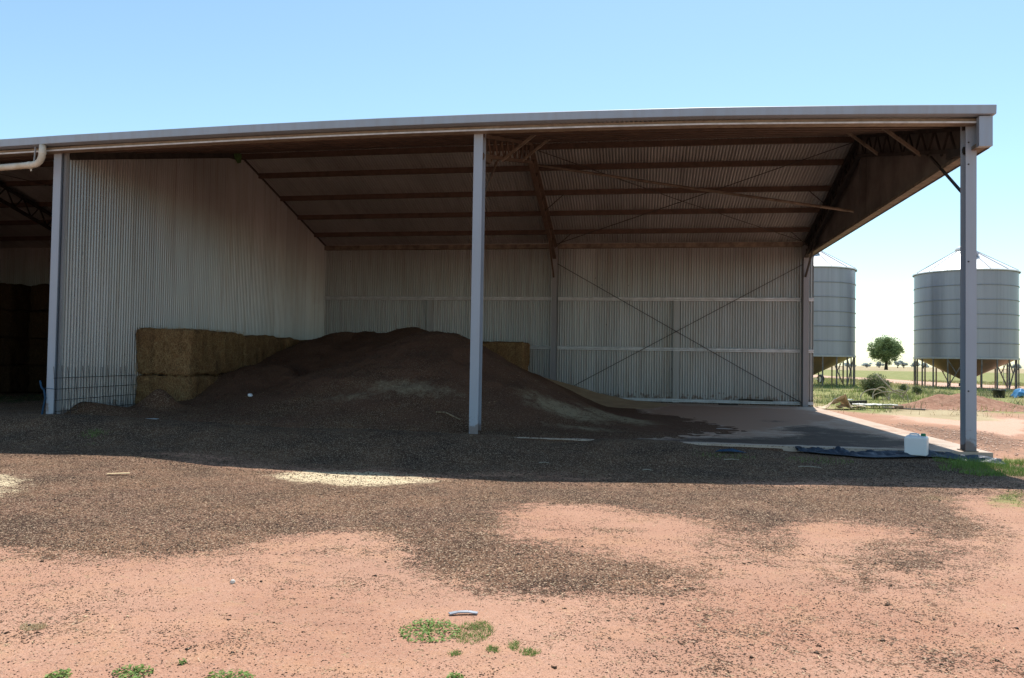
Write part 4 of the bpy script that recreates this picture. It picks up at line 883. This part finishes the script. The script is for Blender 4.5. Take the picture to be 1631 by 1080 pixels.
# red dirt mound beyond the right corner
mx=np.arange(-3.4,4.3,.1); my=np.arange(-1.9,2.0,.1); MX,MY=np.meshgrid(mx,my)
MZ=.58*np.exp(-(((MX)/np.where(MX<0,1.35,2.1))**2+(MY/.95)**2)**.85)+fbm(MX,MY,1.8,4,6)*.12*np.exp(-(MX/2.6)**2-(MY/1.4)**2)-.04
n=len(mx); m=len(my); I=np.arange(n*m).reshape(m,n)
o=raw('dirt_mound',np.stack([MX,MY,MZ],-1).reshape(-1,3),np.stack([I[:-1,:-1],I[:-1,1:],I[1:,1:],I[1:,:-1]],-1).reshape(-1,4),M['dirt_mound'],smooth=True,loc=(14.2,17.6,-.17)); o.rotation_euler=(0,0,R(8))
tag(o,'low mound of red dirt behind the right front post','dirt mound')
r=np.random.default_rng(9); n=900; x=r.normal(14.2,1.6,n); y=r.normal(17,.9,n); P=np.stack([x,y,zg(x,y)+.02],-1)
tetras(P,r.uniform(.01,.04,n),'soil_grit','dirt_clods','loose red clods around the dirt mound',8)
r=np.random.default_rng(12); n=9000; x=r.uniform(8.4,14.5,n); y=r.uniform(-1,14,n); k=lookup(mB[...,2],x,y)>r.random(n)*.9+.05; x,y=x[k],y[k]
tetras(np.stack([x,y,zg(x,y)+.01],-1),r.uniform(.008,.028,len(x)),'soil_grit','soil_clods','loose brown clods on the soil beside the right edge of the slab',18)
# junk by the back corner
def crumple(nm,cx,cy,lx,ly,h,mat,label,cat,seed,rz=0,ridge=None):
    n,m=34,18; r=np.random.default_rng(seed); V=[]
    U,W=np.meshgrid(np.linspace(0,1,n),np.linspace(0,1,m)); zz=ridge(U,W)*h+fbm(U*lx,W*ly,3.5,3,seed)*h*.35
    zz=np.maximum(zz,-.02)
    X=(U-.5)*lx+fbm(U,W,3,2,seed+1)*.1*lx; Y=(W-.5)*ly+fbm(U,W,3,2,seed+2)*.2*ly
    I=np.arange(n*m).reshape(m,n); o=raw(nm,np.stack([X,Y,zz],-1).reshape(-1,3),np.stack([I[:-1,:-1],I[:-1,1:],I[1:,1:],I[1:,:-1]],-1).reshape(-1,4),M[mat],loc=(cx,cy,gz(cx,cy)+.02),rot=(0,0,rz))
    o.modifiers.new('s','SOLIDIFY').thickness=.012; return tag(o,label,cat)
crumple('cardboard_sheet',9.35,14.7,1.15,.6,.50,'beige_sheet','folded beige board sheet propped up at the back right corner of the slab','board',3,.1,lambda u,w: np.clip(1-np.abs(u-.78)/.75,0,1)**1.3*(1-.5*w)*np.where(u>.80,np.clip((1-u)/.2,0,1),1))
crumple('beige_rag',9.95,14.9,.8,.6,.16,'beige_sheet','flat crumpled beige rag lying between the folded board and the dark beam','rag',5,0,lambda u,w: .5+.4*np.sin(9*u)*np.sin(5*w))
tag(MB().bar((9.55,15.3,.12),(9.85,15.35,.14),.2,.12).build('black_bin_lid',M['black_plastic'],bevel=.02),'small black plastic piece behind the folded beige board','plastic piece')
tag(MB().bar((10.05,16.4,-.04),(11.0,16.9,.0),.15,.14).build('dark_beam',M['dark_timber'],bevel=.01),'short dark timber beam between the beige rag and the white sheet','beam')
tag(MB().bar((9.9,16.6,.06),(10.5,17.0,.08),.25,.03).build('white_board',M['white_sheet'],bevel=.005),'small white board lying behind the dark beam','board')
crumple('white_sheet',11.0,15.95,1.35,.62,.12,'white_sheet','long white metal sheet lying flat in the weeds','sheet',7,.02,lambda u,w: .9+.25*np.sin(20*w))
tag(MB().tube([(11.0,15.0,-.09),(12.35,14.9,-.12)],.028,8).build('metal_pipe',M['rusty_pipe']),'thin grey pipe on the ground in front of the white sheet','pipe')
tag(MB().bar((11.42,14.95,-.08),(11.66,15.0,-.06),.16,.12).build('brown_block',M['timber'],bevel=.01),'small brown timber block beside the thin grey pipe','block')
hs=MB()
for k,(cx,cy,rx,rz,t0,t1,z0) in enumerate([(12.8,22.3,.55,.45,0,3.3,-.12),(13.3,22.1,.62,.34,.1,3.2,-.1),(13.0,22.0,.35,.55,0,3.2,-.12),(13.75,22.2,.4,.42,-.3,3.4,-.1)]):
    hs.tube([(cx+rx*math.cos(t0+(t1-t0)*i/14),cy+.1*math.sin(i*.7),z0+rz*max(math.sin(t0+(t1-t0)*i/14),-.02)) for i in range(15)],.022,6)
hs.tube([(12.9,22.4,1.0),(13.2,22.3,.65),(13.5,22.2,.3),(14.0,22.2,.18)],.03,6,rr=[.02,.035,.04,.03]); hs.tube([(13.9,22.2,.05),(14.15,22.2,.42),(14.05,22.2,.6)],.03,6,rr=[.035,.03,.015])
tag(hs.build('hose',M['pale_branch'],smooth=True),'tangle of pale looped hose and dead branch in front of the rounded bush','hose')
tb=empty('tub',(20.65,29.3,gz(20.65,29.3))); tag(tb,'black plastic tub standing on the grass right of the right post','tub')
MB().lathe([(.25,0),(.29,.36),(.31,.37),(.31,.40),(.28,.40),(.24,.05),(.01,.04)],24).build('body',M['black_plastic'],tb,smooth=True)
MB().tube([(-.3,0,.36),(-.36,0,.30),(-.3,0,.24)],.014,6).build('handle',M['black_plastic'],tb)
crumple('blue_tarp',21.95,29.9,.9,.7,.42,'blue_tarp','crumpled bright blue tarpaulin on the grass at the right edge','tarpaulin',11,0,lambda u,w: np.sin(np.pi*np.clip(u,0,1))**.7*np.sin(np.pi*np.clip(w,0,1))**.6)
# ------------------------------------------------------------------ light, sky, camera
k=Vector((.08,.5,1)).normalized(); el=math.asin(k.z); az=math.atan2(k.x,k.y)
sl=bpy.data.lights.new('sun','SUN'); sl.energy=SUN; sl.angle=R(.53); sl.color=(1,.955,.89)
so=bpy.data.objects.new('sun',sl); COL.objects.link(so); so.rotation_euler=k.to_track_quat('Z','Y').to_euler(); so.location=(20,60,60)
wd=bpy.data.worlds.new('World'); scene.world=wd; wd.use_nodes=True; nt=wd.node_tree; bg=nt.nodes['Background']
sk=nt.nodes.new('ShaderNodeTexSky'); sk.sky_type='NISHITA'; sk.sun_disc=False; sk.sun_elevation=el; sk.sun_rotation=az; sk.air_density=AIR; sk.dust_density=DUST; sk.ozone_density=OZ; sk.altitude=100
mxn=nt.nodes.new('ShaderNodeMix'); mxn.data_type='RGBA'; mxn.blend_type='MULTIPLY'; mxn.inputs[0].default_value=1; mxn.inputs[7].default_value=TINT; nt.links.new(sk.outputs[0],mxn.inputs[6]); nt.links.new(mxn.outputs[2],bg.inputs[0]); bg.inputs[1].default_value=SKY
cam=bpy.data.cameras.new('camera'); co=bpy.data.objects.new('camera',cam); COL.objects.link(co)
cam.sensor_width=36; cam.lens=1239.83/1631*36; cam.clip_start=.05; cam.clip_end=9000
pi_,ro_,ya_=.0272,.0163,-.1634
def cray(u,w):
    c,s=math.cos(ro_),math.sin(ro_); u,w=c*u-s*w,s*u+c*w
    c,s=math.cos(pi_),math.sin(pi_); Y,Z_=c-s*w,s+c*w
    c,s=math.cos(ya_),math.sin(ya_); return Vector((c*u+s*Y,-s*u+c*Y,Z_))
fw=cray(0,0); rt=cray(1,0)-fw; up=cray(0,1)-fw
co.matrix_world=Matrix(((rt.x,up.x,-fw.x,CAMP[0]),(rt.y,up.y,-fw.y,CAMP[1]),(rt.z,up.z,-fw.z,CAMP[2]),(0,0,0,1)))
scene.camera=co
vs=scene.view_settings; vs.view_transform='Standard'; vs.look='None'; vs.gamma=1; vs.exposure=EXPO; vs.use_curve_mapping=False
scene.cycles.max_bounces=10; scene.cycles.diffuse_bounces=6; scene.cycles.glossy_bounces=3; scene.cycles.use_denoising=True
